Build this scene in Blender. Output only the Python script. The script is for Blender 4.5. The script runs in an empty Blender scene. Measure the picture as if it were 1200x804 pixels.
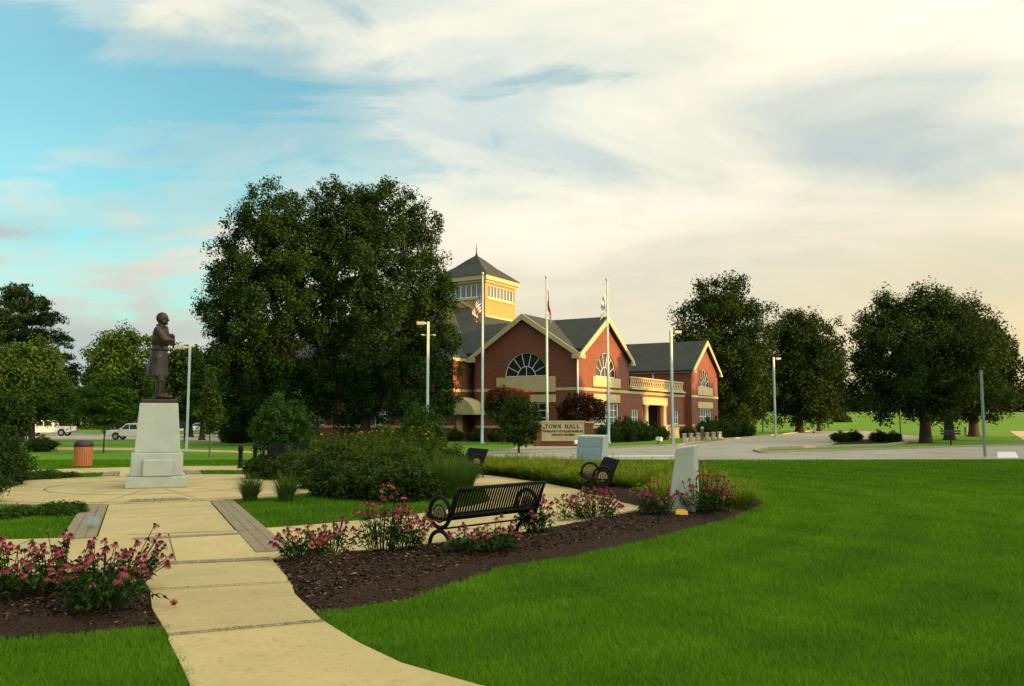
import bpy, bmesh, math, random
import numpy as np
from mathutils import Vector, Matrix, noise
from mathutils.geometry import delaunay_2d_cdt

SC = bpy.context.scene
COL = SC.collection
R = math.radians
PI = math.pi
rnd = random.Random(7)

# ------------------------------------------------------------------ camera
F, CX, CY, HZ, CAMH = 1000.0, 600.0, 402.0, 492.0, 1.85
PITCH = math.atan((HZ - CY) / F)
cd = bpy.data.cameras.new('camera')
cam = bpy.data.objects.new('camera', cd)
COL.objects.link(cam)
cam.location = (0, 0, CAMH)
cam.rotation_euler = (PI / 2 + PITCH, 0, 0)
cd.sensor_width = 36
cd.lens = 30
cd.clip_start = .1
cd.clip_end = 3000
SC.camera = cam
cp, sp_ = math.cos(PITCH), math.sin(PITCH)


def ray(px, py):
    x, y = (px - CX) / F, (CY - py) / F
    return Vector((x, cp - y * sp_, sp_ + y * cp))


def G(px, py):
    d = ray(px, py)
    t = -CAMH / d.z
    return (d.x * t, d.y * t)


def at(px, py, Y):
    d = ray(px, py)
    t = Y / d.y
    return Vector((d.x * t, Y, CAMH + d.z * t))


# ------------------------------------------------------------------ materials
def nmat(name):
    m = bpy.data.materials.new(name)
    m.use_nodes = True
    nt = m.node_tree
    return m, nt, nt.nodes['Principled BSDF']


def N(nt, typ, **kw):
    n = nt.nodes.new(typ)
    for k, v in kw.items():
        if k.startswith('i_'):
            n.inputs[k[2:].replace('_', ' ')].default_value = v
        else:
            setattr(n, k, v)
    return n


def ramp(nt, stops):
    r = nt.nodes.new('ShaderNodeValToRGB')
    els = r.color_ramp.elements
    while len(els) < len(stops):
        els.new(.5)
    for e, (p, c) in zip(els, stops):
        e.position = p
        e.color = tuple(c) + (1,) if len(c) == 3 else c
    return r


def mat(name, c1, c2=None, scale=3., rough=.6, metal=0., bump=0., bscale=None, detail=6., lo=.3, hi=.7, spec=.5, stretch=None):
    m, nt, b = nmat(name)
    b.inputs['Roughness'].default_value = rough
    b.inputs['Metallic'].default_value = metal
    b.inputs['Specular IOR Level'].default_value = spec
    if c2 is None:
        c2 = tuple(x * .8 for x in c1)
    tc = N(nt, 'ShaderNodeTexCoord')
    src = tc.outputs['Object']
    if stretch:
        mp = N(nt, 'ShaderNodeMapping')
        mp.inputs['Scale'].default_value = stretch
        nt.links.new(src, mp.inputs['Vector'])
        src = mp.outputs['Vector']
    n = N(nt, 'ShaderNodeTexNoise')
    n.inputs['Scale'].default_value = scale
    n.inputs['Detail'].default_value = detail
    n.inputs['Roughness'].default_value = .65
    nt.links.new(src, n.inputs['Vector'])
    r = ramp(nt, [(lo, c1), (hi, c2)])
    nt.links.new(n.outputs['Fac'], r.inputs['Fac'])
    nt.links.new(r.outputs['Color'], b.inputs['Base Color'])
    if bump:
        n2 = N(nt, 'ShaderNodeTexNoise')
        n2.inputs['Scale'].default_value = bscale or scale * 8
        n2.inputs['Detail'].default_value = 4
        nt.links.new(src, n2.inputs['Vector'])
        bp = N(nt, 'ShaderNodeBump')
        bp.inputs['Strength'].default_value = bump
        bp.inputs['Distance'].default_value = .02
        nt.links.new(n2.outputs['Fac'], bp.inputs['Height'])
        nt.links.new(bp.outputs['Normal'], b.inputs['Normal'])
    return m


def leafmat(name, c1, c2, trans=.25, rough=.7, c3=None):
    """c1..c2 by the per-leaf attribute 'tint'; a share of translucency"""
    m, nt, b = nmat(name)
    a = N(nt, 'ShaderNodeAttribute', attribute_name='tint')
    st = [(0., c1), (1., c2)] if c3 is None else [(0., c1), (.6, c2), (1., c3)]
    r = ramp(nt, st)
    nt.links.new(a.outputs['Fac'], r.inputs['Fac'])
    nt.links.new(r.outputs['Color'], b.inputs['Base Color'])
    b.inputs['Roughness'].default_value = rough
    b.inputs['Specular IOR Level'].default_value = .06
    t = N(nt, 'ShaderNodeBsdfTranslucent')
    nt.links.new(r.outputs['Color'], t.inputs['Color'])
    mx = N(nt, 'ShaderNodeMixShader')
    mx.inputs['Fac'].default_value = trans
    nt.links.new(b.outputs['BSDF'], mx.inputs[1])
    nt.links.new(t.outputs['BSDF'], mx.inputs[2])
    nt.links.new(mx.outputs['Shader'], nt.nodes['Material Output'].inputs['Surface'])
    return m


def brickmat(name, c1, c2, mortar, bw=.40, rh=.15, ms=.012, dk=(.66, .80), rough=.85):
    m, nt, b = nmat(name)
    tc = N(nt, 'ShaderNodeTexCoord')
    # brick courses: run along whichever of x / y the wall follows
    sx = N(nt, 'ShaderNodeSeparateXYZ')
    nt.links.new(tc.outputs['Object'], sx.inputs[0])
    ad = N(nt, 'ShaderNodeMath', operation='ADD')
    nt.links.new(sx.outputs['X'], ad.inputs[0])
    nt.links.new(sx.outputs['Y'], ad.inputs[1])
    cb = N(nt, 'ShaderNodeCombineXYZ')
    nt.links.new(ad.outputs[0], cb.inputs['X'])
    nt.links.new(sx.outputs['Z'], cb.inputs['Y'])
    br = N(nt, 'ShaderNodeTexBrick')
    br.inputs['Scale'].default_value = 1
    br.inputs['Brick Width'].default_value = bw
    br.inputs['Row Height'].default_value = rh
    br.inputs['Mortar Size'].default_value = ms
    br.inputs['Mortar'].default_value = mortar + (1,)
    nt.links.new(cb.outputs[0], br.inputs['Vector'])
    n = N(nt, 'ShaderNodeTexNoise')
    n.inputs['Scale'].default_value = .6
    n.inputs['Detail'].default_value = 8
    nt.links.new(tc.outputs['Object'], n.inputs['Vector'])
    r1 = ramp(nt, [(.3, c1), (.7, c2)])
    r2 = ramp(nt, [(.3, tuple(x * dk[0] for x in c1)), (.7, tuple(x * dk[1] for x in c2))])
    nt.links.new(n.outputs['Fac'], r1.inputs['Fac'])
    nt.links.new(n.outputs['Fac'], r2.inputs['Fac'])
    nt.links.new(r1.outputs['Color'], br.inputs['Color1'])
    nt.links.new(r2.outputs['Color'], br.inputs['Color2'])
    nt.links.new(br.outputs['Color'], b.inputs['Base Color'])
    b.inputs['Roughness'].default_value = rough
    return m


def glassmat(name, col=(.02, .025, .03), rough=.06):
    m, nt, b = nmat(name)
    b.inputs['Base Color'].default_value = col + (1,)
    b.inputs['Roughness'].default_value = rough
    b.inputs['Specular IOR Level'].default_value = .8
    return m


def grassground(name, c1, c2, c3, s1=.5, s2=12, bump=.3):
    m, nt, b = nmat(name)
    tc = N(nt, 'ShaderNodeTexCoord')
    n1 = N(nt, 'ShaderNodeTexNoise')
    n1.inputs['Scale'].default_value = s1
    n1.inputs['Detail'].default_value = 5
    n2 = N(nt, 'ShaderNodeTexNoise')
    n2.inputs['Scale'].default_value = s2
    n2.inputs['Detail'].default_value = 6
    n2.inputs['Roughness'].default_value = .75
    nt.links.new(tc.outputs['Object'], n1.inputs['Vector'])
    nt.links.new(tc.outputs['Object'], n2.inputs['Vector'])
    r1 = ramp(nt, [(.35, c1), (.65, c2)])
    nt.links.new(n1.outputs['Fac'], r1.inputs['Fac'])
    mx = N(nt, 'ShaderNodeMixRGB', blend_type='MIX')
    r2 = ramp(nt, [(.4, (0, 0, 0)), (.75, (.8, .8, .8))])
    nt.links.new(n2.outputs['Fac'], r2.inputs['Fac'])
    nt.links.new(r2.outputs['Color'], mx.inputs['Fac'])
    nt.links.new(r1.outputs['Color'], mx.inputs['Color1'])
    mx.inputs['Color2'].default_value = c3 + (1,)
    nt.links.new(mx.outputs['Color'], b.inputs['Base Color'])
    b.inputs['Roughness'].default_value = .9
    b.inputs['Specular IOR Level'].default_value = .1
    bp = N(nt, 'ShaderNodeBump')
    bp.inputs['Strength'].default_value = bump
    bp.inputs['Distance'].default_value = .05
    nt.links.new(n2.outputs['Fac'], bp.inputs['Height'])
    nt.links.new(bp.outputs['Normal'], b.inputs['Normal'])
    return m


def concretemat(name, c1, c2, c3):
    """c1-c2 broad blotches, c3 small dirt specks and stains"""
    m, nt, b = nmat(name)
    tc = N(nt, 'ShaderNodeTexCoord')
    n1 = N(nt, 'ShaderNodeTexNoise')
    n1.inputs['Scale'].default_value = .9
    n1.inputs['Detail'].default_value = 8
    n1.inputs['Roughness'].default_value = .7
    nt.links.new(tc.outputs['Object'], n1.inputs['Vector'])
    r1 = ramp(nt, [(.3, c1), (.7, c2)])
    nt.links.new(n1.outputs['Fac'], r1.inputs['Fac'])
    n2 = N(nt, 'ShaderNodeTexNoise')
    n2.inputs['Scale'].default_value = 14
    n2.inputs['Detail'].default_value = 5
    n2.inputs['Roughness'].default_value = .8
    nt.links.new(tc.outputs['Object'], n2.inputs['Vector'])
    r2 = ramp(nt, [(.54, (0, 0, 0)), (.74, (.8, .8, .8))])
    nt.links.new(n2.outputs['Fac'], r2.inputs['Fac'])
    mx = N(nt, 'ShaderNodeMixRGB')
    nt.links.new(r2.outputs['Color'], mx.inputs['Fac'])
    nt.links.new(r1.outputs['Color'], mx.inputs['Color1'])
    mx.inputs['Color2'].default_value = c3 + (1,)
    n3 = N(nt, 'ShaderNodeTexNoise')
    n3.inputs['Scale'].default_value = 160
    n3.inputs['Detail'].default_value = 3
    nt.links.new(tc.outputs['Object'], n3.inputs['Vector'])
    mx2 = N(nt, 'ShaderNodeMixRGB', blend_type='MULTIPLY')
    mx2.inputs['Fac'].default_value = .35
    nt.links.new(mx.outputs['Color'], mx2.inputs['Color1'])
    r3 = ramp(nt, [(.3, (.5, .5, .5)), (.7, (1.2, 1.2, 1.2))])
    nt.links.new(n3.outputs['Fac'], r3.inputs['Fac'])
    nt.links.new(r3.outputs['Color'], mx2.inputs['Color2'])
    nt.links.new(mx2.outputs['Color'], b.inputs['Base Color'])
    b.inputs['Roughness'].default_value = .85
    isl = N(nt, 'ShaderNodeNewGeometry')
    hv = N(nt, 'ShaderNodeHueSaturation')
    mr = N(nt, 'ShaderNodeMapRange')
    mr.inputs['To Min'].default_value = .84
    mr.inputs['To Max'].default_value = 1.06
    nt.links.new(isl.outputs['Random Per Island'], mr.inputs['Value'])
    nt.links.new(mr.outputs['Result'], hv.inputs['Value'])
    nt.links.new(mx2.outputs['Color'], hv.inputs['Color'])
    nt.links.new(hv.outputs['Color'], b.inputs['Base Color'])
    bp = N(nt, 'ShaderNodeBump')
    bp.inputs['Strength'].default_value = .15
    bp.inputs['Distance'].default_value = .01
    nt.links.new(n3.outputs['Fac'], bp.inputs['Height'])
    nt.links.new(bp.outputs['Normal'], b.inputs['Normal'])
    return m


M = {}
M['field'] = grassground('field_grass', (.075, .17, .007), (.12, .235, .010), (.05, .12, .008), .12, 3)
M['lawn'] = grassground('lawn_soil', (.030, .085, .004), (.050, .12, .005), (.016, .045, .004), .35, 14)
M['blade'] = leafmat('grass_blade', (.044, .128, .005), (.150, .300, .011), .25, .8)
M['concrete'] = concretemat('warm_concrete', (.38, .292, .115), (.49, .38, .158), (.18, .132, .058))
M['joint'] = mat('joint_dirt', (.055, .045, .03), (.12, .095, .05), 20)
M['paver'] = mat('paver_brick', (.15, .12, .065), (.23, .185, .10), 6, .85, bump=.3)
M['asphalt'] = mat('asphalt', (.19, .178, .138), (.32, .295, .228), .35, .9, bump=.2, bscale=60)
M['roadpaint'] = mat('road_paint', (.7, .68, .6), (.5, .48, .42), 4, .7)
M['kerb'] = mat('kerb_concrete', (.34, .30, .21), (.24, .21, .15), 2, .85)
M['mulch'] = mat('mulch', (.008, .005, .003), (.048, .027, .016), 22, .95, bump=1., bscale=45, detail=8, spec=.1)
M['chip'] = leafmat('mulch_chip', (.006, .004, .002), (.05, .027, .015), 0, .9, c3=(.26, .17, .10))
M['granite'] = mat('granite', (.38, .42, .36), (.30, .335, .285), 2.2, .6, bump=.08, bscale=120, detail=10)
M['granite_dark'] = mat('granite_polished', (.22, .31, .34), (.17, .25, .28), 3, .3)
M['etch'] = mat('etched_line', (.42, .45, .44), (.36, .4, .4), 9, .7)
M['bronze'] = mat('bronze', (.016, .011, .007), (.040, .026, .016), 4, .45, metal=.35, bump=.15, bscale=30)
M['black'] = mat('black_paint', (.005, .005, .005), (.009, .008, .007), 8, .6, spec=.12)
M['blackmat'] = mat('black_plastic', (.012, .012, .012), (.02, .02, .02), 8, .6)
M['medal'] = mat('gilded_medallion', (.26, .19, .08), (.17, .125, .05), 12, .5, metal=.2)
M['brick'] = brickmat('red_brick', (.190, .050, .021), (.135, .037, .017), (.14, .075, .045))
M['cream'] = mat('cream_stone', (.45, .38, .195), (.36, .30, .15), 1.2, .75)
M['trim'] = mat('cream_trim', (.40, .36, .20), (.33, .295, .16), 1, .6)
M['stucco'] = mat('tan_stucco', (.36, .225, .075), (.32, .195, .062), 1.5, .85, bump=.1)
M['slate'] = brickmat('slate_roof', (.017, .026, .022), (.028, .040, .033), (.009, .013, .011), .55, .17, .018, (.55, .75), .95)
M['glass'] = glassmat('dark_glass')
M['glass2'] = glassmat('blue_grey_glass', (.10, .13, .14), .12)
M['dark'] = mat('dark_interior', (.012, .010, .009), (.016, .014, .012), 2, .8)
M['white'] = mat('white_paint', (.66, .66, .60), (.58, .58, .53), 2, .45)
M['pole'] = mat('pole_aluminium', (.34, .45, .43), (.30, .40, .38), 2, .5, metal=.1)
M['lamphead'] = mat('lamp_housing', (.30, .28, .24), (.24, .22, .19), 4, .5)
M['greypole'] = mat('grey_steel', (.20, .26, .25), (.15, .2, .19), 3, .5)
M['carwhite'] = mat('white_car_paint', (.72, .72, .66), (.68, .68, .63), 1, .25)
M['chrome'] = mat('chrome', (.6, .6, .6), (.5, .5, .5), 3, .2, metal=1)
M['tyre'] = mat('tyre_rubber', (.012, .012, .012), (.02, .02, .02), 5, .8)
M['yellow'] = mat('yellow_plastic', (.62, .36, .03), (.55, .30, .02), 4, .5)
M['woodslat'] = mat('cedar_slats', (.52, .17, .045), (.40, .125, .035), 3, .65, stretch=(6, 6, .6))
M['gravel'] = mat('pale_gravel', (.42, .36, .24), (.20, .17, .11), 9, .95, bump=.8, bscale=12)
M['bark'] = mat('bark', (.030, .022, .015), (.055, .041, .028), 3, .95, bump=.8, bscale=12, stretch=(4, 4, .8))
M['paleb'] = mat('pale_bark', (.12, .10, .07), (.08, .065, .045), 3, .9, stretch=(3, 3, .6))
M['red'] = mat('red_cloth', (.30, .012, .010), (.24, .010, .008), 3, .8)
M['flagw'] = mat('white_cloth', (.75, .72, .66), (.68, .65, .6), 3, .8)
M['blue'] = mat('blue_cloth', (.03, .06, .18), (.025, .05, .15), 3, .8)
M['skyblue'] = mat('light_blue_cloth', (.06, .18, .5), (.05, .15, .42), 3, .8)
M['letter'] = mat('sign_lettering', (.02, .015, .012), (.03, .022, .016), 4, .6)
M['amber'] = mat('amber_lens', (.6, .28, .05), (.5, .22, .04), 4, .4)
M['stonebol'] = mat('pale_stone', (.36, .33, .25), (.28, .26, .2), 3, .8, bump=.2)
# foliage
M['leaf_big'] = leafmat('leaves_dark_oak', (.0065, .020, .004), (.024, .057, .008), .08)
M['leaf_right'] = leafmat('leaves_maple', (.009, .022, .004), (.034, .066, .010), .15)
M['leaf_mid'] = leafmat('leaves_mid_green', (.014, .040, .006), (.058, .118, .014), .2)
M['leaf_light'] = leafmat('leaves_light_green', (.020, .055, .005), (.062, .125, .010), .3)
M['leaf_pine'] = leafmat('pine_needles', (.006, .018, .005), (.019, .045, .009), .1)
M['leaf_shrub'] = leafmat('leaves_shrub', (.010, .025, .004), (.056, .094, .012), .18)
M['leaf_olive'] = leafmat('leaves_olive', (.022, .048, .006), (.105, .150, .018), .22)
M['leaf_purple'] = leafmat('leaves_purple', (.018, .009, .007), (.055, .026, .014), .2)
M['leaf_crape'] = leafmat('crape_blossom', (.07, .012, .012), (.20, .03, .03), .2)
M['leaf_far'] = leafmat('leaves_far', (.017, .032, .011), (.037, .058, .018), .1)
M['ograss'] = leafmat('ornamental_grass', (.055, .115, .006), (.21, .275, .014), .3, c3=(.34, .27, .03))
M['dgrass'] = leafmat('dark_grass_tuft', (.03, .07, .012), (.12, .18, .022), .25)
M['stem'] = leafmat('flower_stems', (.015, .04, .008), (.06, .10, .02), .2)
M['leaf_cone'] = leafmat('coneflower_leaves', (.010, .030, .004), (.042, .088, .010), .2)
M['petal'] = leafmat('pink_petals', (.17, .018, .038), (.42, .085, .125), .3, c3=(.34, .13, .095))
M['cone'] = leafmat('coneflower_cones', (.035, .010, .006), (.11, .03, .01), 0)
M['yflower'] = leafmat('yellow_petals', (.45, .25, .02), (.65, .42, .04), .2)


# ------------------------------------------------------------------ object helpers
def tag(o, label=None, cat=None, group=None, kind=None):
    if label: o['label'] = label
    if cat: o['category'] = cat
    if group: o['group'] = group
    if kind or cat: o['kind'] = kind or 'thing'
    return o


def empty(name, loc, rz=0, label=None, cat=None, group=None, scale=None):
    o = bpy.data.objects.new(name, None)
    COL.objects.link(o)
    o.empty_display_size = .2
    o.location = loc
    o.rotation_euler = (0, 0, rz)
    if scale: o.scale = (scale,) * 3 if not hasattr(scale, '__len__') else scale
    return tag(o, label, cat, group)


def kids(o):
    return [c for c in KID.get(o.name, [])]


KID = {}


def link(o, parent=None):
    COL.objects.link(o)
    if parent is not None:
        o.parent = parent
        KID.setdefault(parent.name, []).append(o)
    return o


def copy_tree(o, parent=None):
    c = o.copy()
    link(c, parent)
    for ch in kids(o):
        copy_tree(ch, c)
    return c


def dup(o, loc, rz=0, label=None, group=None, scale=None):
    c = copy_tree(o)
    c.location = loc
    c.rotation_euler = (0, 0, rz)
    if scale is not None:
        c.scale = (scale,) * 3 if not hasattr(scale, '__len__') else scale
    if label: c['label'] = label
    if group: c['group'] = group
    return c


class MB:
    def __init__(s):
        s.v, s.f, s.m, s.sm, s.cur, s.smooth = [], [], [], [], 0, False

    def face(s, idx):
        s.f.append(idx)
        s.m.append(s.cur)
        s.sm.append(s.smooth)

    def poly(s, pts):
        i = len(s.v)
        s.v += [tuple(p) for p in pts]
        s.face(list(range(i, i + len(pts))))

    def box(s, x0, y0, z0, x1, y1, z1, mtx=None, top=None):
        """top=(sx,sy): scale of the upper face about its centre"""
        x0, x1 = min(x0, x1), max(x0, x1)
        y0, y1 = min(y0, y1), max(y0, y1)
        z0, z1 = min(z0, z1), max(z0, z1)
        P = [(x0, y0, z0), (x1, y0, z0), (x1, y1, z0), (x0, y1, z0)]
        sx, sy = top or (1, 1)
        cx, cy = (x0 + x1) / 2, (y0 + y1) / 2
        P += [(cx + (x - cx) * sx, cy + (y - cy) * sy, z1) for x, y, _ in P]
        if mtx is not None: P = [tuple(mtx @ Vector(p)) for p in P]
        i = len(s.v)
        s.v += P
        for q in ((3, 2, 1, 0), (4, 5, 6, 7), (0, 1, 5, 4), (1, 2, 6, 5), (2, 3, 7, 6), (3, 0, 4, 7)):
            s.face([i + k for k in q])
        return s

    def prism(s, pts, ext):
        """closed 3D polygon extruded by vector ext"""
        n, i = len(pts), len(s.v)
        e = Vector(ext)
        pts = [Vector(p) for p in pts]
        nrm = Vector((0, 0, 0))
        for k in range(n):
            a, b = pts[k], pts[(k + 1) % n]
            nrm += a.cross(b)
        if nrm.dot(e) > 0: pts = pts[::-1]
        s.v += [tuple(p) for p in pts] + [tuple(p + e) for p in pts]
        sm, s.smooth = s.smooth, False
        s.face([i + k for k in range(n)])
        s.face([i + n + k for k in reversed(range(n))])
        s.smooth = sm
        for k in range(n):
            k2 = (k + 1) % n
            s.face([i + k2, i + k, i + n + k, i + n + k2])
        return s

    def tube(s, pts, rad, n=8, caps=True, flat=None):
        pts = [Vector(p) for p in pts]
        if not hasattr(rad, '__len__'): rad = [rad] * len(pts)
        i0 = len(s.v)
        up = Vector((0, 0, 1))
        prev = None
        for k, p in enumerate(pts):
            d = (pts[min(k + 1, len(pts) - 1)] - pts[max(k - 1, 0)])
            if d.length < 1e-9: d = Vector((0, 0, 1))
            d.normalize()
            if prev is None:
                a = d.cross(up)
                if a.length < .05: a = d.cross(Vector((0, 1, 0)))
            else:
                a = prev - d * prev.dot(d)
            a.normalize()
            prev = a
            b = d.cross(a)
            for j in range(n):
                t = 2 * PI * j / n
                fx = 1 if flat is None else flat
                s.v.append(tuple(p + (a * math.cos(t) + b * math.sin(t) * fx) * rad[k]))
        sm = s.smooth
        s.smooth = n > 5
        for k in range(len(pts) - 1):
            for j in range(n):
                a, b = i0 + k * n + j, i0 + k * n + (j + 1) % n
                s.face([a, b, b + n, a + n])
        s.smooth = False
        if caps:
            s.face([i0 + j for j in reversed(range(n))])
            e = i0 + (len(pts) - 1) * n
            s.face([e + j for j in range(n)])
        s.smooth = sm
        return s

    def lathe(s, prof, n=16, mtx=None, smooth=True):
        """prof: list of (r, z) from bottom to top"""
        i0 = len(s.v)
        for r, z in prof:
            for j in range(n):
                t = 2 * PI * j / n
                p = Vector((r * math.cos(t), r * math.sin(t), z))
                if mtx is not None: p = mtx @ p
                s.v.append(tuple(p))
        sm = s.smooth
        s.smooth = smooth
        for k in range(len(prof) - 1):
            for j in range(n):
                a, b = i0 + k * n + j, i0 + k * n + (j + 1) % n
                s.face([a, b, b + n, a + n])
        s.smooth = False
        s.face([i0 + j for j in reversed(range(n))])
        e = i0 + (len(prof) - 1) * n
        s.face([e + j for j in range(n)])
        s.smooth = sm
        return s

    def ring(s, c, u, v, r, tr, n=24, m=6, a0=0, a1=2 * PI):
        """torus arc in the plane (u,v)"""
        c, u, v = Vector(c), Vector(u), Vector(v)
        full = abs(a1 - a0 - 2 * PI) < 1e-6
        pts = [c + u * math.cos(a0 + (a1 - a0) * k / n) * r + v * math.sin(a0 + (a1 - a0) * k / n) * r for k in range(n + 1)]
        return s.tube(pts, tr, m, caps=not full)

    def build(s, name, mats, parent=None, bevel=0, loc=None, seg=2):
        me = bpy.data.meshes.new(name)
        me.from_pydata(s.v, [], s.f)
        if not isinstance(mats, (list, tuple)): mats = [mats]
        for m in mats: me.materials.append(m)
        me.polygons.foreach_set('material_index', s.m)
        me.polygons.foreach_set('use_smooth', s.sm)
        me.update()
        o = bpy.data.objects.new(name, me)
        link(o, parent)
        if loc is not None: o.location = loc
        if bevel:
            b = o.modifiers.new('bevel', 'BEVEL')
            b.width = bevel
            b.segments = seg
            b.limit_method = 'ANGLE'
        return o


def bool_cut(o, cutter):
    """subtract the MB cutter from object o"""
    c = cutter.build('cutter_tmp', M['dark'])
    c.matrix_world = Matrix.Identity(4)
    par, o.parent = o.parent, None
    md = o.modifiers.new('b', 'BOOLEAN')
    md.operation = 'DIFFERENCE'
    md.solver = 'EXACT'
    md.object = c
    dg = bpy.context.evaluated_depsgraph_get()
    dg.update()
    me = bpy.data.meshes.new_from_object(o.evaluated_get(dg))
    me.name = o.name
    o.modifiers.remove(md)
    o.data = me
    o.parent = par
    bpy.data.objects.remove(c)
    return o


def npmesh(name, V, nper, tint, mats, parent=None, smooth=False, midx=None):
    """V (n, nper, 3): n separate faces of nper corners each"""
    n = V.shape[0]
    me = bpy.data.meshes.new(name)
    me.vertices.add(n * nper)
    me.vertices.foreach_set('co', np.ascontiguousarray(V, dtype=np.float32).ravel())
    me.loops.add(n * nper)
    me.loops.foreach_set('vertex_index', np.arange(n * nper, dtype=np.int32))
    me.polygons.add(n)
    me.polygons.foreach_set('loop_start', np.arange(n, dtype=np.int32) * nper)
    me.polygons.foreach_set('loop_total', np.full(n, nper, dtype=np.int32))
    if not isinstance(mats, (list, tuple)): mats = [mats]
    for m in mats: me.materials.append(m)
    if midx is not None: me.polygons.foreach_set('material_index', midx.astype(np.int32))
    a = me.attributes.new('tint', 'FLOAT', 'FACE')
    a.data.foreach_set('value', np.clip(tint, 0, 1).astype(np.float32))
    me.update(calc_edges=True)
    o = bpy.data.objects.new(name, me)
    link(o, parent)
    return o


def unit(a):
    return a / (np.linalg.norm(a, axis=-1, keepdims=True) + 1e-9)


def leafquads(C, L, W, rng, up=.4, bias=None):
    n = len(C)
    nr = rng.normal(size=(n, 3)) + np.array([0, 0, up]) * 1.5
    if bias is not None: nr = nr + bias
    nr = unit(nr)
    t = unit(np.cross(nr, rng.normal(size=(n, 3))))
    s = np.cross(nr, t)
    L = np.broadcast_to(L, (n,))[:, None]
    W = np.broadcast_to(W, (n,))[:, None]
    droop = nr * L * .12
    return np.stack([C - t * L * .5 - droop, C + s * W * .5 - t * L * .05, C + t * L * .5 - droop, C - s * W * .5 - t * L * .05], axis=1)


def blob_points(blobs, n, rng, surf=.55, rough=.22):
    """points through a set of ellipsoids (cx,cy,cz,rx,ry,rz), denser near their surface, lumpy outline"""
    B = np.array(blobs, dtype=float)
    vol = (B[:, 3] * B[:, 4] * B[:, 5]) ** .8
    k = rng.choice(len(B), n, p=vol / vol.sum())
    d = unit(rng.normal(size=(n, 3)))
    r = rng.random(n) ** (1 / 3.)
    r = np.where(rng.random(n) < surf, .78 + .22 * rng.random(n), r)
    ph = B[k, 0] * 3.1 + B[k, 2] * 1.7
    lump = 1 + rough * (np.sin(d[:, 0] * 5 + ph) * np.sin(d[:, 1] * 4 + ph * 1.3) + np.sin(d[:, 2] * 6 + ph * .7) * .6) + rng.normal(size=n) * .05
    return B[k, :3] + d * B[k, 3:6] * (r * lump)[:, None]


def crown_mesh(name, blobs, mats, nclump, per, cr, leaf, seed, parent=None, surf=.55, aspect=.55, up=.4, rough=.22, flat=1.):
    rng = np.random.default_rng(seed)
    P = blob_points(blobs, nclump, rng, surf, rough)
    tc = rng.random(nclump)
    C = np.repeat(P, per, axis=0)
    off = unit(rng.normal(size=C.shape)) * (rng.random(len(C)) ** .45)[:, None] * np.repeat(cr * (.6 + .65 * rng.random(nclump)), per)[:, None]
    off[:, 2] *= flat
    C = C + off
    t = np.repeat(tc, per) * .6 + rng.random(len(C)) * .4
    L = leaf * (.7 + .6 * rng.random(len(C)))
    V = leafquads(C, L, L * aspect, rng, up, unit(off) * 1.3)
    return npmesh(name, V, 4, t, mats, parent)


def trunk_mesh(h, r, limbs, seed, m, parent, name='trunk', flare=1.5, lean=0):
    rr = random.Random(seed)
    mb = MB()
    n = 7
    pts = [(lean * h * (k / n) ** 2 + rr.uniform(-.02, .02) * h * (k / n), rr.uniform(-.02, .02) * h * (k / n), h * k / n) for k in range(n + 1)]
    rad = [r * (1 - .75 * k / n) for k in range(n + 1)]
    mb.tube([(0, 0, -.05), (0, 0, r * .35), (0, 0, r * 1.2)] + pts[1:], [r * flare, r * (1 + (flare - 1) * .35), r] + rad[1:], 10)
    for (x, y, z) in limbs:
        k = min(n - 1, max(2, int(n * min(.85, z / h * .62))))
        a = Vector(pts[k])
        b = Vector((x, y, z))
        q = [a + (b - a) * t + Vector((rr.uniform(-.06, .06), rr.uniform(-.06, .06), .10 * math.sin(PI * t))) * (b - a).length * (0 if t in (0, 1) else 1) for t in (0, .25, .5, .75, 1)]
        r0 = rad[k] * .55
        mb.tube(q, [r0, r0 * .75, r0 * .55, r0 * .35, r0 * .15], 6)
        for _ in range(3):
            t = rr.uniform(.45, .95)
            i = int(t * 4)
            p = q[i]
            e = p + Vector((rr.uniform(-1, 1), rr.uniform(-1, 1), rr.uniform(0, 1))) * (b - a).length * .35
            mb.tube([p, (p + e) / 2 + Vector((0, 0, .05)), e], [r0 * .35, r0 * .2, r0 * .08], 5)
    return mb.build(name, m, parent)


def tree(name, label, px, Y, blobs, lm, bark='bark', tr=.35, nclump=900, per=26, cr=.8, leaf=.42, seed=1, group=None, cat='tree', depth=1., surf=.55, aspect=.55, th=None, flare=1.5, flat=1., up=.4, rough=.22, base=None):
    """blobs in reference pixels (x, y, rx, ry, dy metres) turned into metres at depth Y about the trunk's foot"""
    X = (px - CX) / F * (Y * cp)
    X = at(px, 500, Y).x
    z0 = base or 0.
    o = empty(name, (X, Y, z0), 0, label, cat, group)
    s = Y / F
    bl = []
    for b in blobs:
        c = at(b[0], b[1], Y)
        dy = b[4] if len(b) > 4 else 0
        bl.append((c.x - X, dy, c.z - z0, b[2] * s, b[2] * s * depth, b[3] * s))
    top = max(b[2] + b[5] * .5 for b in bl)
    trunk_mesh(th or top * .8, tr, [b[:3] for b in bl], seed, M[bark], o, flare=flare)
    crown_mesh('crown', bl, M[lm] if isinstance(lm, str) else lm, nclump, per, cr, leaf, seed, o, surf, aspect, up=up, rough=rough, flat=flat)
    return o


# ------------------------------------------------------------------ plan regions
S = Vector(G(182.5, 573.5)) + Vector((-.385, .923)) * .75       # centre of the statue plaza
SP = Vector((.40, -.9165)).normalized()                        # the main spoke, towards the viewer
SR = Vector((-SP.y, SP.x))                                     # its right-hand normal (seen from above, counter-clockwise)
R_PL = 5.2
C2 = S + SP * 1.5                                               # centre of the ring walk


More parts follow.
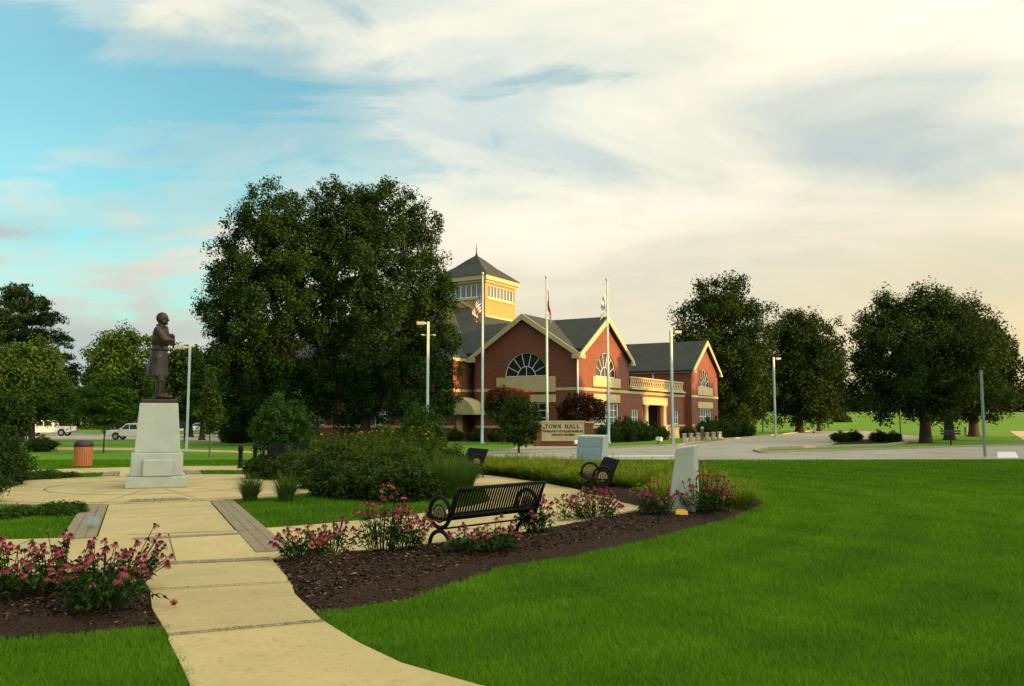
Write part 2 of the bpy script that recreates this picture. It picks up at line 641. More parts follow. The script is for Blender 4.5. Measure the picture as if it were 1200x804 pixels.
def interp(tab, x):
    if x <= tab[0][0]: return tab[0][1]
    for (a, r), (b, q) in zip(tab, tab[1:]):
        if a <= x <= b:
            t = (x - a) / (b - a)
            t = t * t * (3 - 2 * t)
            return r + (q - r) * t
    return tab[-1][1]


RO = [(-180, 12.3), (-60, 12.4), (30, 12.4), (40, 12.5), (46, 12.7), (53, 11.9), (64, 11.0), (80, 10.5), (90, 10.3), (112, 10.4), (140, 11.2), (180, 12.3)]
RI = [(-180, 9.2), (45, 9.2), (62, 8.6), (80, 8.2), (112, 8.2), (150, 9.0), (180, 9.2)]


def r_out(f): return interp(RO, f)
def r_in(f): return interp(RI, f)


def pol(r, phi, c=None):
    """phi degrees, counter-clockwise from the spoke, about the ring walk's centre"""
    a = R(phi)
    return (C2 if c is None else c) + (SP * math.cos(a) + SR * math.sin(a)) * r


def topol(x, y):
    d = Vector((x, y)) - C2
    return d.length, math.degrees(math.atan2(d.dot(SR), d.dot(SP)))


PL = [G(*p) for p in ((138, 590), (163, 672), (178, 715), (197, 752), (216, 790), (232, 830), (260, 900))]
PR = [G(*p) for p in ((272, 590), (318, 655), (345, 698), (378, 730), (420, 756), (470, 780), (560, 806), (700, 840), (900, 900))]


def path_x(poly, y):
    for (x0, y0), (x1, y1) in zip(poly, poly[1:]):
        if y1 <= y <= y0:
            return x0 + (x1 - x0) * (y0 - y) / (y0 - y1)
    return None


BED_R = [(-70, 14.8), (-30, 15.4), (0, 15.8), (5, 15.8), (16, 14.6), (32, 14.4), (45, 14.7), (55, 15.1), (75, 15.0), (106, 15.2), (122, 14.6), (130, 12.0)]


def rbed(f):
    """outer edge of the planting bed round the ring walk"""
    if f < -70 or f > 130: return r_out(f)
    return max(interp(BED_R, f), r_out(f))


def in_path(x, y):
    if not (4 < y < 19): return False
    a, b = path_x(PL, y), path_x(PR, y)
    return a is not None and b is not None and a - .02 < x < b + .02


def in_spoke(x, y, w=1.4):
    d = Vector((x, y)) - S
    return abs(d.dot(SR)) < w and topol(x, y)[0] < 12.5


def is_lawn(x, y):
    """open grass: outside paths, beds and paving"""
    if in_path(x, y): return False
    if (Vector((x, y)) - S).length < R_PL + .03: return False
    r, f = topol(x, y)
    if r < r_in(f): return not in_spoke(x, y)
    return r > rbed(f)

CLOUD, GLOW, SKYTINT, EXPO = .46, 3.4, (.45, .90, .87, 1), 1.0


# ------------------------------------------------------------------ ground, roads, paving
def terrain(x, y):
    t = min(1, max(0, (y - 135) / 170))
    return 4.6 * t * t * (3 - 2 * t) - .02


def ground():
    xs = [-900, -500, -300, -180, -110, -70, -45, -30, -18, -8, 0, 8, 18, 30, 45, 70, 110, 180, 300, 500, 900]
    ys = [-120, -40, -10, 0, 4, 10, 20, 30, 40, 55, 75, 100, 120, 135, 150, 165, 180, 200, 220, 240, 260, 280, 305, 350, 500, 900, 1500]
    mb = MB()
    mb.smooth = True
    for y in ys:
        for x in xs:
            mb.v.append((x, y, terrain(x, y)))
    w = len(xs)
    for j in range(len(ys) - 1):
        for i in range(w - 1):
            a = j * w + i
            mb.face([a, a + 1, a + w + 1, a + w])
    tag(mb.build('ground', M['field']), kind='structure')


ground()


def sheet(mb, pts, z, skirt=.05):
    n, i = len(pts), len(mb.v)
    area = sum(pts[k][0] * pts[(k + 1) % n][1] - pts[(k + 1) % n][0] * pts[k][1] for k in range(n))
    if area < 0: pts = pts[::-1]
    mb.v += [(p[0], p[1], z) for p in pts] + [(p[0], p[1], z - skirt) for p in pts]
    mb.face(list(range(i, i + n)))
    for k in range(n):
        k2 = (k + 1) % n
        mb.face([i + k, i + n + k, i + n + k2, i + k2])


def pxpoly(*p): return [G(*q) for q in p]


# the near road, the forecourt and the car park: one asphalt sheet, a separate one on the left
road = MB()
sheet(road, pxpoly((430, 531), (560, 529.5), (700, 526.5), (800, 522), (845, 516), (917, 509.5), (952, 505.2), (1015, 504.8), (1032, 507.5), (1085, 512), (1084, 516),
                   (1040, 521.5), (985, 523), (900, 526), (884, 528.6), (893, 531), (1000, 528), (1180, 522.5), (1300, 521), (1500, 520), (1700, 537), (1200, 538), (860, 539.5), (640, 538.5), (430, 538)), .012)
tag(road.build('road', M['asphalt']), kind='structure')
road2 = MB()
sheet(road2, pxpoly((-900, 516), (-300, 515.8), (60, 515), (165, 516), (300, 518), (300, 510), (165, 508), (60, 507.5), (-300, 507.5), (-900, 507.5)), .012)
tag(road2.build('road', M['asphalt']), kind='structure')
rp = MB()
sheet(rp, pxpoly((690, 535.5), (790, 534.8), (790, 534.0), (690, 534.6)), .018, .004)
tag(rp.build('road_marking', M['roadpaint']), kind='structure')

kb = MB()


def kerb(pts, w=.18, h=.12):
    pts = [Vector(p) for p in pts]
    for a, b in zip(pts, pts[1:]):
        d = (b - a).normalized()
        nn = Vector((-d.y, d.x)) * w / 2
        q = [a - nn, b - nn, b + nn, a + nn]
        kb.prism([(v.x, v.y, -.02) for v in q], (0, 0, h + .02))


kerb(pxpoly((560, 529.2), (640, 527.8), (700, 526.3), (800, 521.8)))
kerb(pxpoly((1084, 516.2), (1040, 521.7), (985, 523.2), (900, 526.2), (884, 528.8), (893, 531.2), (1000, 528.2), (1180, 522.7), (1300, 521.2)))
kerb(pxpoly((845, 515.8), (917, 509.3), (952, 505)))
tag(kb.build('kerb', M['kerb']), kind='structure')

sw = MB()
sheet(sw, pxpoly((1174, 499.5), (1186, 499.5), (1230, 519), (1201, 517)), .012)
sheet(sw, pxpoly((64, 524.2), (150, 525), (300, 529), (300, 531), (150, 527.6), (64, 527)), .012)
sheet(sw, pxpoly((800, 514), (846, 509.5), (848, 514), (800, 521)), .03)
tag(sw.build('sidewalk', M['concrete']), kind='structure')
rmp = MB()
sheet(rmp, pxpoly((1169, 537), (1194, 537), (1190, 530), (1169, 530)), .03)
tag(rmp.build('kerb_ramp', M['white']), kind='structure')
gb = MB()
sheet(gb, pxpoly((596, 527.5), (692, 525.2), (692, 521.5), (610, 522.5)), .02)
tag(gb.build('gravel_bed', M['gravel']), kind='structure')
ib = MB()
sheet(ib, pxpoly((974, 521.5), (984, 518), (1000, 515.6), (1040, 514.3), (1060, 516.5), (1062, 519), (1040, 520.8)), .03)
tag(ib.build('mulch_island', M['mulch']), kind='structure')

# concrete: plaza, ring walk, spokes and the approach path
conc = MB()
PZ = .035


def jstrip(a, b, w=.018, z=PZ + .004):
    a, b = Vector(a), Vector(b)
    d = (b - a).normalized()
    n = Vector((-d.y, d.x)) * w / 2
    conc.cur = 1
    conc.poly([(*(a - n), z), (*(b - n), z), (*(b + n), z), (*(a + n), z)])
    conc.cur = 0


def ringband(mb, c, ra, rb, f0, f1, z, step=3., skirt=.05):
    n = max(2, int((f1 - f0) / step))
    fa = ra if callable(ra) else (lambda f: ra)
    fb = rb if callable(rb) else (lambda f: rb)
    A = [pol(fa((f + 180) % 360 - 180), f, c) for f in [f0 + (f1 - f0) * k / n for k in range(n + 1)]]
    B = [pol(fb((f + 180) % 360 - 180), f, c) for f in [f0 + (f1 - f0) * k / n for k in range(n + 1)]]
    i = len(mb.v)
    for a, b in zip(A, B):
        mb.v += [(a.x, a.y, z), (b.x, b.y, z), (a.x, a.y, z - skirt), (b.x, b.y, z - skirt)]
    for k in range(n):
        p, q = i + 4 * k, i + 4 * k + 4
        mb.face([p, p + 1, q + 1, q])
        mb.face([p + 1, p + 3, q + 3, q + 1])
        mb.face([p, q, q + 2, p + 2])


sheet(conc, [tuple(pol(R_PL, f, S)) for f in range(0, 360, 4)], PZ)
for f in range(-180, 180, 12):
    ringband(conc, C2, r_in, r_out, f, f + 12, PZ - .008)
for f in range(-180, 180, 12):
    jstrip(pol(r_in(f), f), pol(r_out(f), f), z=PZ - .004)
for f in range(10, 360, 24):
    jstrip(pol(.9, f, S), pol(R_PL - .02, f, S))
for rr_ in (2.7,):
    for k in range(72):
        jstrip(pol(rr_, k * 5, S), pol(rr_, k * 5 + 5, S), .04)
for k in range(90):
    jstrip(pol(R_PL - .45, k * 4, S), pol(R_PL - .45, k * 4 + 4, S), .05)
    if k % 2 == 0:
        jstrip(pol(R_PL - .43, k * 4, S), pol(R_PL, k * 4, S), .02)
    jstrip(pol(R_PL - .03, k * 4, S), pol(R_PL - .03, k * 4 + 4, S), .04)
# spokes (front and back), running under the plaza and the ring
for sgn, r1 in ((1, 9.9), (-1, 9.2)):
    q = [S + SR * 1.02 * k + SP * sgn * r for k, r in ((-1, 4.9), (1, 4.9), (1, r1 + 1.2), (-1, r1 + 1.2))]
    sheet(conc, [tuple(v) for v in q], PZ - .004)
    for r in (6.4, 8.0):
        jstrip(S - SR * 1.02 + SP * sgn * r, S + SR * 1.02 + SP * sgn * r, z=PZ)
# approach path
ap = [p for p in PL if p[1] < 13.2] + [p for p in reversed(PR) if p[1] < 13.2]
yt = 12.6
ap = [(path_x(PL, yt), yt)] + [p for p in PL if p[1] < yt] + [p for p in reversed(PR) if p[1] < yt] + [(path_x(PR, yt), yt)]
LN = [(Vector(G(*a)), Vector(G(*b))) for a, b in (((198, 748), (380, 731)), ((176, 694), (342, 685)), ((164, 666), (318, 657)))]
yl = max(PL[-1][1], PR[-1][1]) + .01
cuts = [(Vector((path_x(PL, yl), yl)), Vector((path_x(PR, yl), yl)))] + LN + [(Vector((path_x(PL, yt), yt)), Vector((path_x(PR, yt), yt)))]
for (a0, b0), (a1, b1) in zip(cuts, cuts[1:]):
    left = [Vector(p) for p in PL if a0.y + .02 < p[1] < a1.y - .02]
    right = [Vector(p) for p in PR if b0.y + .02 < p[1] < b1.y - .02]
    sheet(conc, [tuple(p) for p in [a0, b0] + sorted(right, key=lambda p: p.y) + [b1, a1] + sorted(left, key=lambda p: -p.y)], PZ - .012)
for (a, b, w) in (((198, 748), (380, 731), .022), ((176, 694), (342, 685), .02), ((150, 629), (306, 623.5), .03)):
    pa, pb = Vector(G(*a)), Vector(G(*b))
    jstrip(pa, pb, w, PZ + .004)
tag(conc.build('path', [M['concrete'], M['joint']]), kind='structure')

# brick paver bands
pv = MB()


def paver(c, d, L, w, z):
    n = Vector((-d.y, d.x))
    q = [c - d * L / 2 - n * w / 2, c + d * L / 2 - n * w / 2, c + d * L / 2 + n * w / 2, c - d * L / 2 + n * w / 2]
    pv.prism([(v.x, v.y, z - .04) for v in q], (0, 0, .04))


for sgn in (1, -1):
    for side in (-1, 1):
        for row in range(3):
            off = 1.04 + .085 + row * .165
            x = 5.3
            while x < ((13.2 if side > 0 else 10.6) if sgn > 0 else 9.4):
                p_ = S + SP * sgn * (x + .25) + SR * side * off
                rq, fq = topol(p_.x, p_.y)
                if rq < r_in(fq) - .05 or (sgn > 0 and side > 0 and rq < r_out(fq) - .1):
                    paver(p_, SP, .49, .155, PZ + .004)
                x += .5
for row in range(4):
    for k in range(9):
        f = -9 + 2.2 * k
        c = pol(R_PL - .42 + .0 * row - row * .17, f, S)
        t = pol(1, f, Vector((0, 0))).normalized()
        if abs(f) < 8: paver(c, t, .16, .19, PZ + .012)
# rows of pavers across the approach
for (a, b) in (((166, 664), (318, 657)), ((154, 634), (309, 626))):
    a, b = Vector(G(*a)), Vector(G(*b))
    d = (b - a).normalized()
    x = .12
    while x < (b - a).length - .05:
        paver(a + d * x, d, .205, .20, PZ + .003)
        x += .222
tag(pv.build('brick_paving', M['paver']), kind='structure')


# mulch beds: mounded, lumpy surface
def hills(x, y):
    return noise.noise((x * 1.1, y * 1.1, 0)) * .03 + noise.noise((x * 4, y * 4, 3)) * .022 + noise.noise((x * 11, y * 11, 7)) * .016


def pathfade(x, y, z):
    """bring the mulch down to the level of the approach path along its edges"""
    if not (5 < y < 14): return z
    a, b = path_x(PL, y), path_x(PR, y)
    if a is None or b is None: return z
    d = max(a - x, x - b)
    if d < -.02: return -.03
    return .012 + (z - .012) * min(1, max(0, d) / .35) if z > .012 else z


def bed(f0, f1, step_r=.10, name='mulch_bed'):
    P = []
    n = int((f1 - f0) / .5)
    mb = MB()
    mb.smooth = True
    rows = []
    m = 26
    for k in range(n + 1):
        f = f0 + (f1 - f0) * k / n
        a, b = r_out(f) - .05, rbed(f) + .06 + noise.noise((f * .9, 0, 0)) * .05
        row = []
        for j in range(m + 1):
            t = j / m
            p = pol(a + (b - a) * t, f)
            e = min(1, min(t, 1 - t) * 6)
            z = -.01 + e * (.05 + hills(p.x, p.y) + .07 * math.sin(PI * t))
            z = pathfade(p.x, p.y, z)
            row.append(len(mb.v))
            mb.v.append((p.x, p.y, z))
        rows.append(row)
    for A, B in zip(rows, rows[1:]):
        for j in range(m):
            mb.face([A[j], A[j + 1], B[j + 1], B[j]])
    return tag(mb.build(name, M['mulch']), kind='structure')


def bedz(x, y):
    r, f = topol(x, y)
    a, b = r_out(f), rbed(f)
    if not (a < r < b): return .0
    t = (r - a) / (b - a)
    e = min(1, min(t, 1 - t) * 6)
    return pathfade(x, y, -.01 + e * (.05 + hills(x, y) + .07 * math.sin(PI * t)))


bed(-60, 128)


def chips():
    rng = np.random.default_rng(5)
    C, out = [], 0
    while len(C) < 42000:
        f = rng.uniform(-40, 75)
        r = rng.uniform(12.2, 15.9)
        if not (r_out(f) + .03 < r < rbed(f)): continue
        p = pol(r, f)
        if in_path(p.x, p.y) or rng.random() > min(1, 9.5 / max(5, p.y)) ** 1.5: continue
        C.append((p.x, p.y, bedz(p.x, p.y) + .008))
    # litter blown into the joints of the path
    for (a, b, m, sd) in (((198, 748), (380, 731), 240, .025), ((166, 664), (318, 657), 150, .05), ((154, 634), (309, 626), 120, .05), ((176, 694), (342, 685), 70, .03)):
        a, b = Vector(G(*a)), Vector(G(*b))
        nn = Vector((-(b - a).y, (b - a).x)).normalized()
        for _ in range(m):
            p = a + (b - a) * rng.random() + nn * rng.normal() * sd
            if in_path(p.x, p.y): C.append((p.x, p.y, PZ + .004))
    C = np.array(C)
    n = len(C)
    L = np.where(np.arange(n) < 42000, .03 + .06 * rng.random(n) ** 2, .012 + .016 * rng.random(n))
    V = leafquads(C, L, L * .32, rng, 2.2)
    t = rng.random(n) ** 2
    tag(npmesh('mulch_chips', V, 4, t, M['chip']), kind='stuff')


chips()


def lawn():
    rng = np.random.default_rng(3)
    n = 1300000
    Y = 4.9 * (42 / 4.9) ** rng.random(n)
    X = (rng.random(n) * 2 - 1) * (.63 * Y + 1.2)
    keep = np.ones(n, bool)
    # vectorised region test through a fine lookup grid
    gx0, gy0, st = -30, 4, .04
    nx, ny = int(60 / st), int(39 / st)
    dx, dy = np.meshgrid(gx0 + np.arange(nx) * st, gy0 + np.arange(ny) * st, indexing='ij')
    rx, ry = dx - C2.x, dy - C2.y
    r = np.hypot(rx, ry)
    f = np.degrees(np.arctan2(rx * SR.x + ry * SR.y, rx * SP.x + ry * SP.y))
    fs = np.arange(-180, 181, 1.)
    ri = np.interp(f, fs, [r_in(a) for a in fs])
    rb = np.interp(f, fs, [rbed(a) for a in fs]) + .04 * np.sin(f * 2.3) * np.sin(f * .71)
    inpl = np.hypot(dx - S.x, dy - S.y) < R_PL + .03
    insp = (np.abs((dx - S.x) * SR.x + (dy - S.y) * SR.y) < 1.56) & (r < 12.5)
    yy = gy0 + np.arange(ny) * st
    pa = np.array([path_x(PL, y) if path_x(PL, y) is not None else 99 for y in yy])
    pb = np.array([path_x(PR, y) if path_x(PR, y) is not None else -99 for y in yy])
    edge = (.0 + .035 * np.sin(yy * 9.1) * np.sin(yy * 3.7 + 1))[None, :]
    inpa = (dx > pa[None, :] - edge) & (dx < pb[None, :] + edge)
    ok = ~inpl & ~inpa & (((r < ri - .03) & ~insp) | (r > rb))
    # the road's near edge
    ok &= dy < 39.6
    ix = ((X - gx0) / st).astype(int)
    iy = ((Y - gy0) / st).astype(int)
    good = (ix >= 0) & (ix < nx) & (iy >= 0) & (iy < ny)
    X, Y, ix, iy = X[good], Y[good], ix[good], iy[good]
    k = ok[ix, iy]
    X, Y = X[k], Y[k]
    n = len(X)
    patch = np.sin(X * 1.3 + np.sin(Y * .9) * 1.4) * np.sin(Y * 1.1 + X * .35) + .5 * np.sin(X * 3.1 + Y * 2.3)
    h = (.024 + .030 * rng.random(n)) * (1 + .12 * patch) * (1 + Y / 60)
    # ragged fringe along the bed and the path grows longer
    w = .0013 + .00055 * Y * (.5 + .5 * rng.random(n))
    a = rng.random(n) * 2 * PI
    lean = h * (.3 + .9 * rng.random(n))
    b = a + rng.normal(size=n) * .8 + PI / 2
    p0 = np.stack([X - np.cos(a) * w, Y - np.sin(a) * w, np.full(n, -.022)], 1)
    p1 = np.stack([X + np.cos(a) * w, Y + np.sin(a) * w, np.full(n, -.022)], 1)
    p2 = np.stack([X + np.cos(b) * lean, Y + np.sin(b) * lean, h - .01], 1)
    rr_ = np.hypot(X - C2.x, Y - C2.y)
    t = .43 + .17 * np.exp(-((X - 7) ** 2 / 90 + (Y - 17) ** 2 / 130)) - .10 * np.exp(-((X - 6) ** 2 / 20 + (Y - 7) ** 2 / 8)) + .075 * np.tanh(3 * np.sin(rr_ * 2 * PI / 1.5)) + .09 * np.sin(X * 5.3 + 2 * np.sin(Y * 3.1)) * np.sin(Y * 6.1 + X) + .13 * patch + .55 * (rng.random(n) - .5) + .05 * np.sin(X * .33 - Y * .21 + 1) + .05 * np.sin(X * .13 + Y * .31)  # broad pale patch and dark near corner: light falloff put into the blade tint
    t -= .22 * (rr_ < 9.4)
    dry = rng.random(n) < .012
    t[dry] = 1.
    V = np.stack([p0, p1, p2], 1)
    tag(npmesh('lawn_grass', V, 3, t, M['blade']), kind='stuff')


lawn()
# soil / thatch sheet under the mown lawn near the viewer
ls = MB()
sheet(ls, [(-30, 3), (34, 3), (34, 39.9), (-30, 39.9)], -.008, .01)
tag(ls.build('lawn', M['lawn']), kind='structure')


# ------------------------------------------------------------------ the town hall
# local frame: x = along the right-hand front (away from us), y = along the left-hand front, z up
TH = empty('town_hall', (5.5, 71, 0), math.atan2(.863, .505), 'red brick town hall with steep gables, cream bands, arched windows and a square lookout tower', 'building')
EAVE = 7.35
ARCH = 18


def archpts(c, r, z, n=ARCH):
    return [(c + r * math.cos(PI * k / n), z + r * math.sin(PI * k / n)) for k in range(n + 1)]


def P3(plane, w):
    """plane 'a': points (b,z) on a = w;  plane 'b': points (a,z) on b = w"""
    return (lambda p: (w, p[0], p[1])) if plane == 'a' else (lambda p: (p[0], w, p[1]))


def axis(plane, d): return (d, 0, 0) if plane == 'a' else (0, d, 0)


def cut_arch(cut, plane, w, c, r, z, depth=.3):
    cut.prism([P3(plane, w - .1)(p) for p in archpts(c, r, z)], axis(plane, depth + .1))


def cut_rect(cut, plane, w, c0, c1, z0, z1, depth=.3):
    cut.prism([P3(plane, w - .1)(p) for p in ((c0, z0), (c1, z0), (c1, z1), (c0, z1))], axis(plane, depth + .1))


def arch_window(plane, w, c, r, z, depth=.22, label=None):
    f = MB()
    T = P3(plane, w + depth - .09)
    u = Vector(axis('b' if plane == 'a' else 'b', 0))
    U = Vector((0, 1, 0)) if plane == 'a' else Vector((1, 0, 0))
    Z = Vector((0, 0, 1))
    c0 = Vector(T((c, z)))
    f.ring(c0, U, Z, r - .04, .038, 24, 6, 0, PI)
    f.ring(c0, U, Z, r * .42, .03, 14, 5, 0, PI)
    for k in range(1, 7):
        a = PI * k / 7
        f.tube([c0 + (U * math.cos(a) + Z * math.sin(a)) * r * .42, c0 + (U * math.cos(a) + Z * math.sin(a)) * (r - .05)], .028, 5)
    f.tube([c0 + Z * .06, c0 + Z * r * .42], .028, 5)
    f.tube([c0 - U * (r - .02) + Z * .05, c0 + U * (r - .02) + Z * .05], .045, 5)
    o = f.build('window', M['white'], TH)
    p = MB()
    p.prism([P3(plane, w + depth)(q) for q in archpts(c, r + .02, z)], axis(plane, .03))
    p.build('pane', M['glass'], o)
    if label: o['label'] = label
    return o


def rect_window(plane, w, c0, c1, z0, z1, nx=3, nz=2, depth=.2, glass='glass2', bar=.05):
    f = MB()
    T = P3(plane, w + depth - .08)
    def bar_(p, q, t):
        a, b = Vector(T(p)), Vector(T(q))
        f.tube([a, b], t, 4)
    m = bar
    for k in range(nx + 1):
        x = c0 + m + (c1 - c0 - 2 * m) * k / nx
        bar_((x, z0), (x, z1), bar * (1.3 if k in (0, nx) else .8))
    for k in range(nz + 1):
        z = z0 + m + (z1 - z0 - 2 * m) * k / nz
        bar_((c0, z), (c1, z), bar * (1.3 if k in (0, nz) else .8))
    o = f.build('window', M['white'], TH)
    p = MB()
    p.prism([P3(plane, w + depth)(q) for q in ((c0 - .02, z0 - .02), (c1 + .02, z0 - .02), (c1 + .02, z1 + .02), (c0 - .02, z1 + .02))], axis(plane, .03))
    p.build('pane', M[glass], o)
    return o


def slab(plane, w, poly, d):
    mb = MB()
    mb.prism([P3(plane, w)(p) for p in poly], axis(plane, d))
    return mb


def trimbox(name, x0, y0, z0, x1, y1, z1, m='cream', bevel=.02):
    mb = MB()
    mb.box(x0, y0, z0, x1, y1, z1)
    return mb.build(name, M[m], TH, bevel=bevel)


G1 = (0, 10.26)      # gable on the left-hand front, along y
G2 = (0, 10.9)       # gable on the right-hand front, along x
AP = 10.75
# gable 1 wall (plane a=0)
o = slab('a', 0, [(0, 0), (10.26, 0), (10.26, EAVE), (5.13, AP), (0, EAVE)], .4).build('gable_wall', M['brick'], TH)
c = MB(); cut_arch(c, 'a', 0, 5.0, 2.1, 5.55); cut_rect(c, 'a', 0, 3.0, 7.0, 1.35, 3.3); bool_cut(o, c)
arch_window('a', 0, 5.0, 2.1, 5.55, label='dark arched fan window over a long cream panel, shaded front')
rect_window('a', 0, 3.0, 7.0, 1.35, 3.3, 5, 3, glass='glass')
trimbox('window_panel', -.12, 2.1, 4.2, .02, 7.9, 5.52)
trimbox('lintel', -.10, 2.1, 3.32, .02, 7.9, 3.98)
# gable 2 wall (plane b=0)
o = slab('b', 0, [(.4, 0), (10.9, 0), (10.9, EAVE), (5.45, AP), (.4, EAVE + .24)], .4).build('gable_wall', M['brick'], TH)
c = MB(); cut_arch(c, 'b', 0, 5.7, 2.2, 5.6); cut_rect(c, 'b', 0, 3.1, 8.4, 1.4, 3.35); bool_cut(o, c)
arch_window('b', 0, 5.7, 2.2, 5.6, label='arched fan window in the sunlit corner gable')
rect_window('b', 0, 3.1, 8.4, 1.4, 3.35, 6, 3)
trimbox('window_panel', 2.75, -.12, 4.72, 8.7, .02, 5.58)
trimbox('lintel', 2.9, -.10, 3.37, 8.6, .02, 4.1)
# return walls of the corner block
trimbox('wall', .41, 9.86, 0, 2.5, 10.25, EAVE, 'brick', 0)
trimbox('wall', 10.5, .41, 0, 10.89, 8, EAVE, 'brick', 0)
# left stretch: its front stands 2 m forward, with a return wall carrying the side door and its awning
FA, FB = -2.0, 11.2
o = slab('a', FA, [(FB, 0), (40, 0), (40, EAVE), (FB, EAVE)], .4).build('wall', M['brick'], TH)
c = MB()
LW = [(18.2, 20.0), (21.6, 23.3), (26.2, 28.0), (32.5, 34.3)]
for q in LW: cut_rect(c, 'a', FA, q[0], q[1], 1.3, 2.85)
bool_cut(o, c)
for q in LW: rect_window('a', FA, q[0], q[1], 1.3, 2.85, 3, 3, glass='glass')
trimbox('wall', FA + .41, FB, 0, 2.5, FB + .38, EAVE, 'brick', 0)
trimbox('wall', 1.2, 10.27, 0, 1.5, FB - .01, EAVE, 'brick', 0)
d = MB(); d.box(-1.45, FB - .05, 0, -.5, FB - .003, 2.3)
d = d.build('door', M['cream'], TH)
dh = MB(); dh.tube([(-.62, FB - .09, .95), (-.62, FB - .09, 1.2)], .02, 6); dh.build('handle', M['chrome'], d)
# cornice and bands
for z0, z1, d_, nm in ((4.32, 4.56, .05, 'stone_band'), (1.12, 1.34, .05, 'stone_band')):
    for x0, y0, x1, y1 in ((-d_, 7.9 if z0 > 4 else -d_, .01, 10.3), (FA - d_, FB - d_, FA + .01, 39.9), (.5, -d_, 13.4 if z0 < 4 else 26.7, .01)):
        trimbox(nm, x0, y0, z0, x1, y1, z1, bevel=0)
trimbox('stone_band', -.05, -.05, 4.32, .01, 2.1, 4.56, bevel=0)
trimbox('stone_band', -.048, -.048, 4.322, .5, .01, 4.558, bevel=0)
trimbox('cornice', FA - .25, FB - .2, EAVE - .35, FA + .01, 40, EAVE, 'trim')
trimbox('cornice', FA + .02, FB - .2, EAVE - .35, 1.2, FB - .003, EAVE, 'trim')
trimbox('stone_band', FA + .012, FB - .05, 4.32, 1.19, FB - .002, 4.56, bevel=0)
# middle, one storey with a terrace
o = slab('b', .02, [(10.9, 0), (26.7, 0), (26.7, 4.7), (10.9, 4.7)], .38).build('wall', M['brick'], TH)
c = MB(); cut_rect(c, 'b', .02, 15.1, 19.3, 0, 3.3, .5); cut_rect(c, 'b', .02, 11.4, 13.2, 1.35, 2.85); cut_rect(c, 'b', .02, 22.6, 24.7, 1.35, 2.85); bool_cut(o, c)
rect_window('b', .02, 11.4, 13.2, 1.35, 2.85, 3, 2)
rect_window('b', .02, 22.6, 24.7, 1.35, 2.85, 3, 2)
trimbox('stone_band', 20.3, -.05, 1.12, 26.65, .01, 1.34, bevel=0)
pb = MB()
pb.box(14.9, 3.0, 0, 19.5, 3.1, 3.5); pb.box(14.8, .4, 0, 14.9, 3.1, 3.5); pb.box(19.5, .4, 0, 19.6, 3.1, 3.5); pb.box(14.8, .4, 3.5, 19.6, 3.1, 3.6)
pb.build('porch_recess', M['dark'], TH)
dd = MB(); dd.box(16.2, 2.9, 0, 18.2, 2.98, 2.3)
dd = dd.build('door', M['glass2'], TH)
hh = MB(); hh.tube([(17.1, 2.86, .9), (17.1, 2.86, 1.3)], .02, 6); hh.build('handle', M['chrome'], dd)
trimbox('lintel', 14.0, -.16, 3.32, 21.0, .02, 4.08)
for x in (14.75, 19.75):
    cl = MB()
    cl.box(x - .38, -.5, 0, x + .38, .26, 1.2)
    cl.lathe([(.34, 1.2), (.34, 1.32), (.27, 1.4), (.25, 3.1), (.33, 3.2), (.34, 3.31)], 14, Matrix.Translation((x, -.12, 0)))
    cl.build('column', M['cream'], TH)
trimbox('terrace_floor', 10.9, .42, 4.5, 26.6, 9, 4.66, 'kerb', 0)
trimbox('terrace_ledge', 10.95, -.34, 4.72, 26.2, .4, 4.9, 'trim')
bal = MB()
bal.box(11, -.12, 5.82, 26.2, .02, 5.94); bal.box(11, -.1, 4.95, 26.2, 0, 5.05)
x = 11.1
while x < 26.1:       # crossed slats of the balustrade
    bal.tube([(x, -.05, 5.05), (x + .5, -.05, 5.82)], .05, 4)
    bal.tube([(x + .5, -.03, 5.05), (x, -.03, 5.82)], .05, 4)
    x += .5
bal.build('balustrade', M['cream'], TH)
# far wing
B3 = -.8
o = slab('b', B3, [(26.7, 0), (36.3, 0), (36.3, EAVE), (31.5, AP - .1), (26.7, EAVE)], .4).build('gable_wall', M['brick'], TH)
c = MB(); cut_arch(c, 'b', B3, 31.4, 2.0, 5.55); cut_rect(c, 'b', B3, 29.2, 33.6, .5, 3.1); bool_cut(o, c)
arch_window('b', B3, 31.4, 2.0, 5.55, label='arched fan window in the far gable')
rect_window('b', B3, 29.2, 33.6, .5, 3.1, 5, 3)
trimbox('window_panel', 28.7, B3 - .12, 4.62, 34.1, B3 + .02, 5.52)
trimbox('lintel', 28.7, B3 - .1, 3.13, 34.1, B3 + .02, 3.85)
trimbox('stone_band', 26.65, B3 - .05, 4.32, 36.35, B3 + .01, 4.56, bevel=0)
trimbox('stone_band', 26.65, B3 - .05, 1.12, 29.1, B3 + .01, 1.34, bevel=0)
trimbox('stone_band', 33.7, B3 - .05, 1.12, 36.35, B3 + .01, 1.34, bevel=0)
trimbox('wall', 26.7, B3 + .41, 0, 27.1, 16, EAVE, 'brick', 0)
trimbox('wall', 35.9, B3 + .41, 0, 36.3, 16, EAVE, 'brick', 0)
trimbox('cornice', 26.45, B3 + .1, EAVE - .32, 26.69, 16, EAVE - .02, 'trim')
dp = MB(); dp.tube([(26.6, 3.6, 4.7), (26.6, 3.6, EAVE - .3)], .07, 8); dp.build('downspout', M['white'], TH)
dp = MB(); dp.tube([(-.12, -.02, .1), (-.12, -.02, EAVE - .2)], .08, 8); dp.build('downspout', M['white'], TH)
dp = MB(); dp.tube([(-.12, 10.1, .1), (-.12, 10.1, EAVE - .3)], .07, 8); dp.build('downspout', M['bronze'], TH)


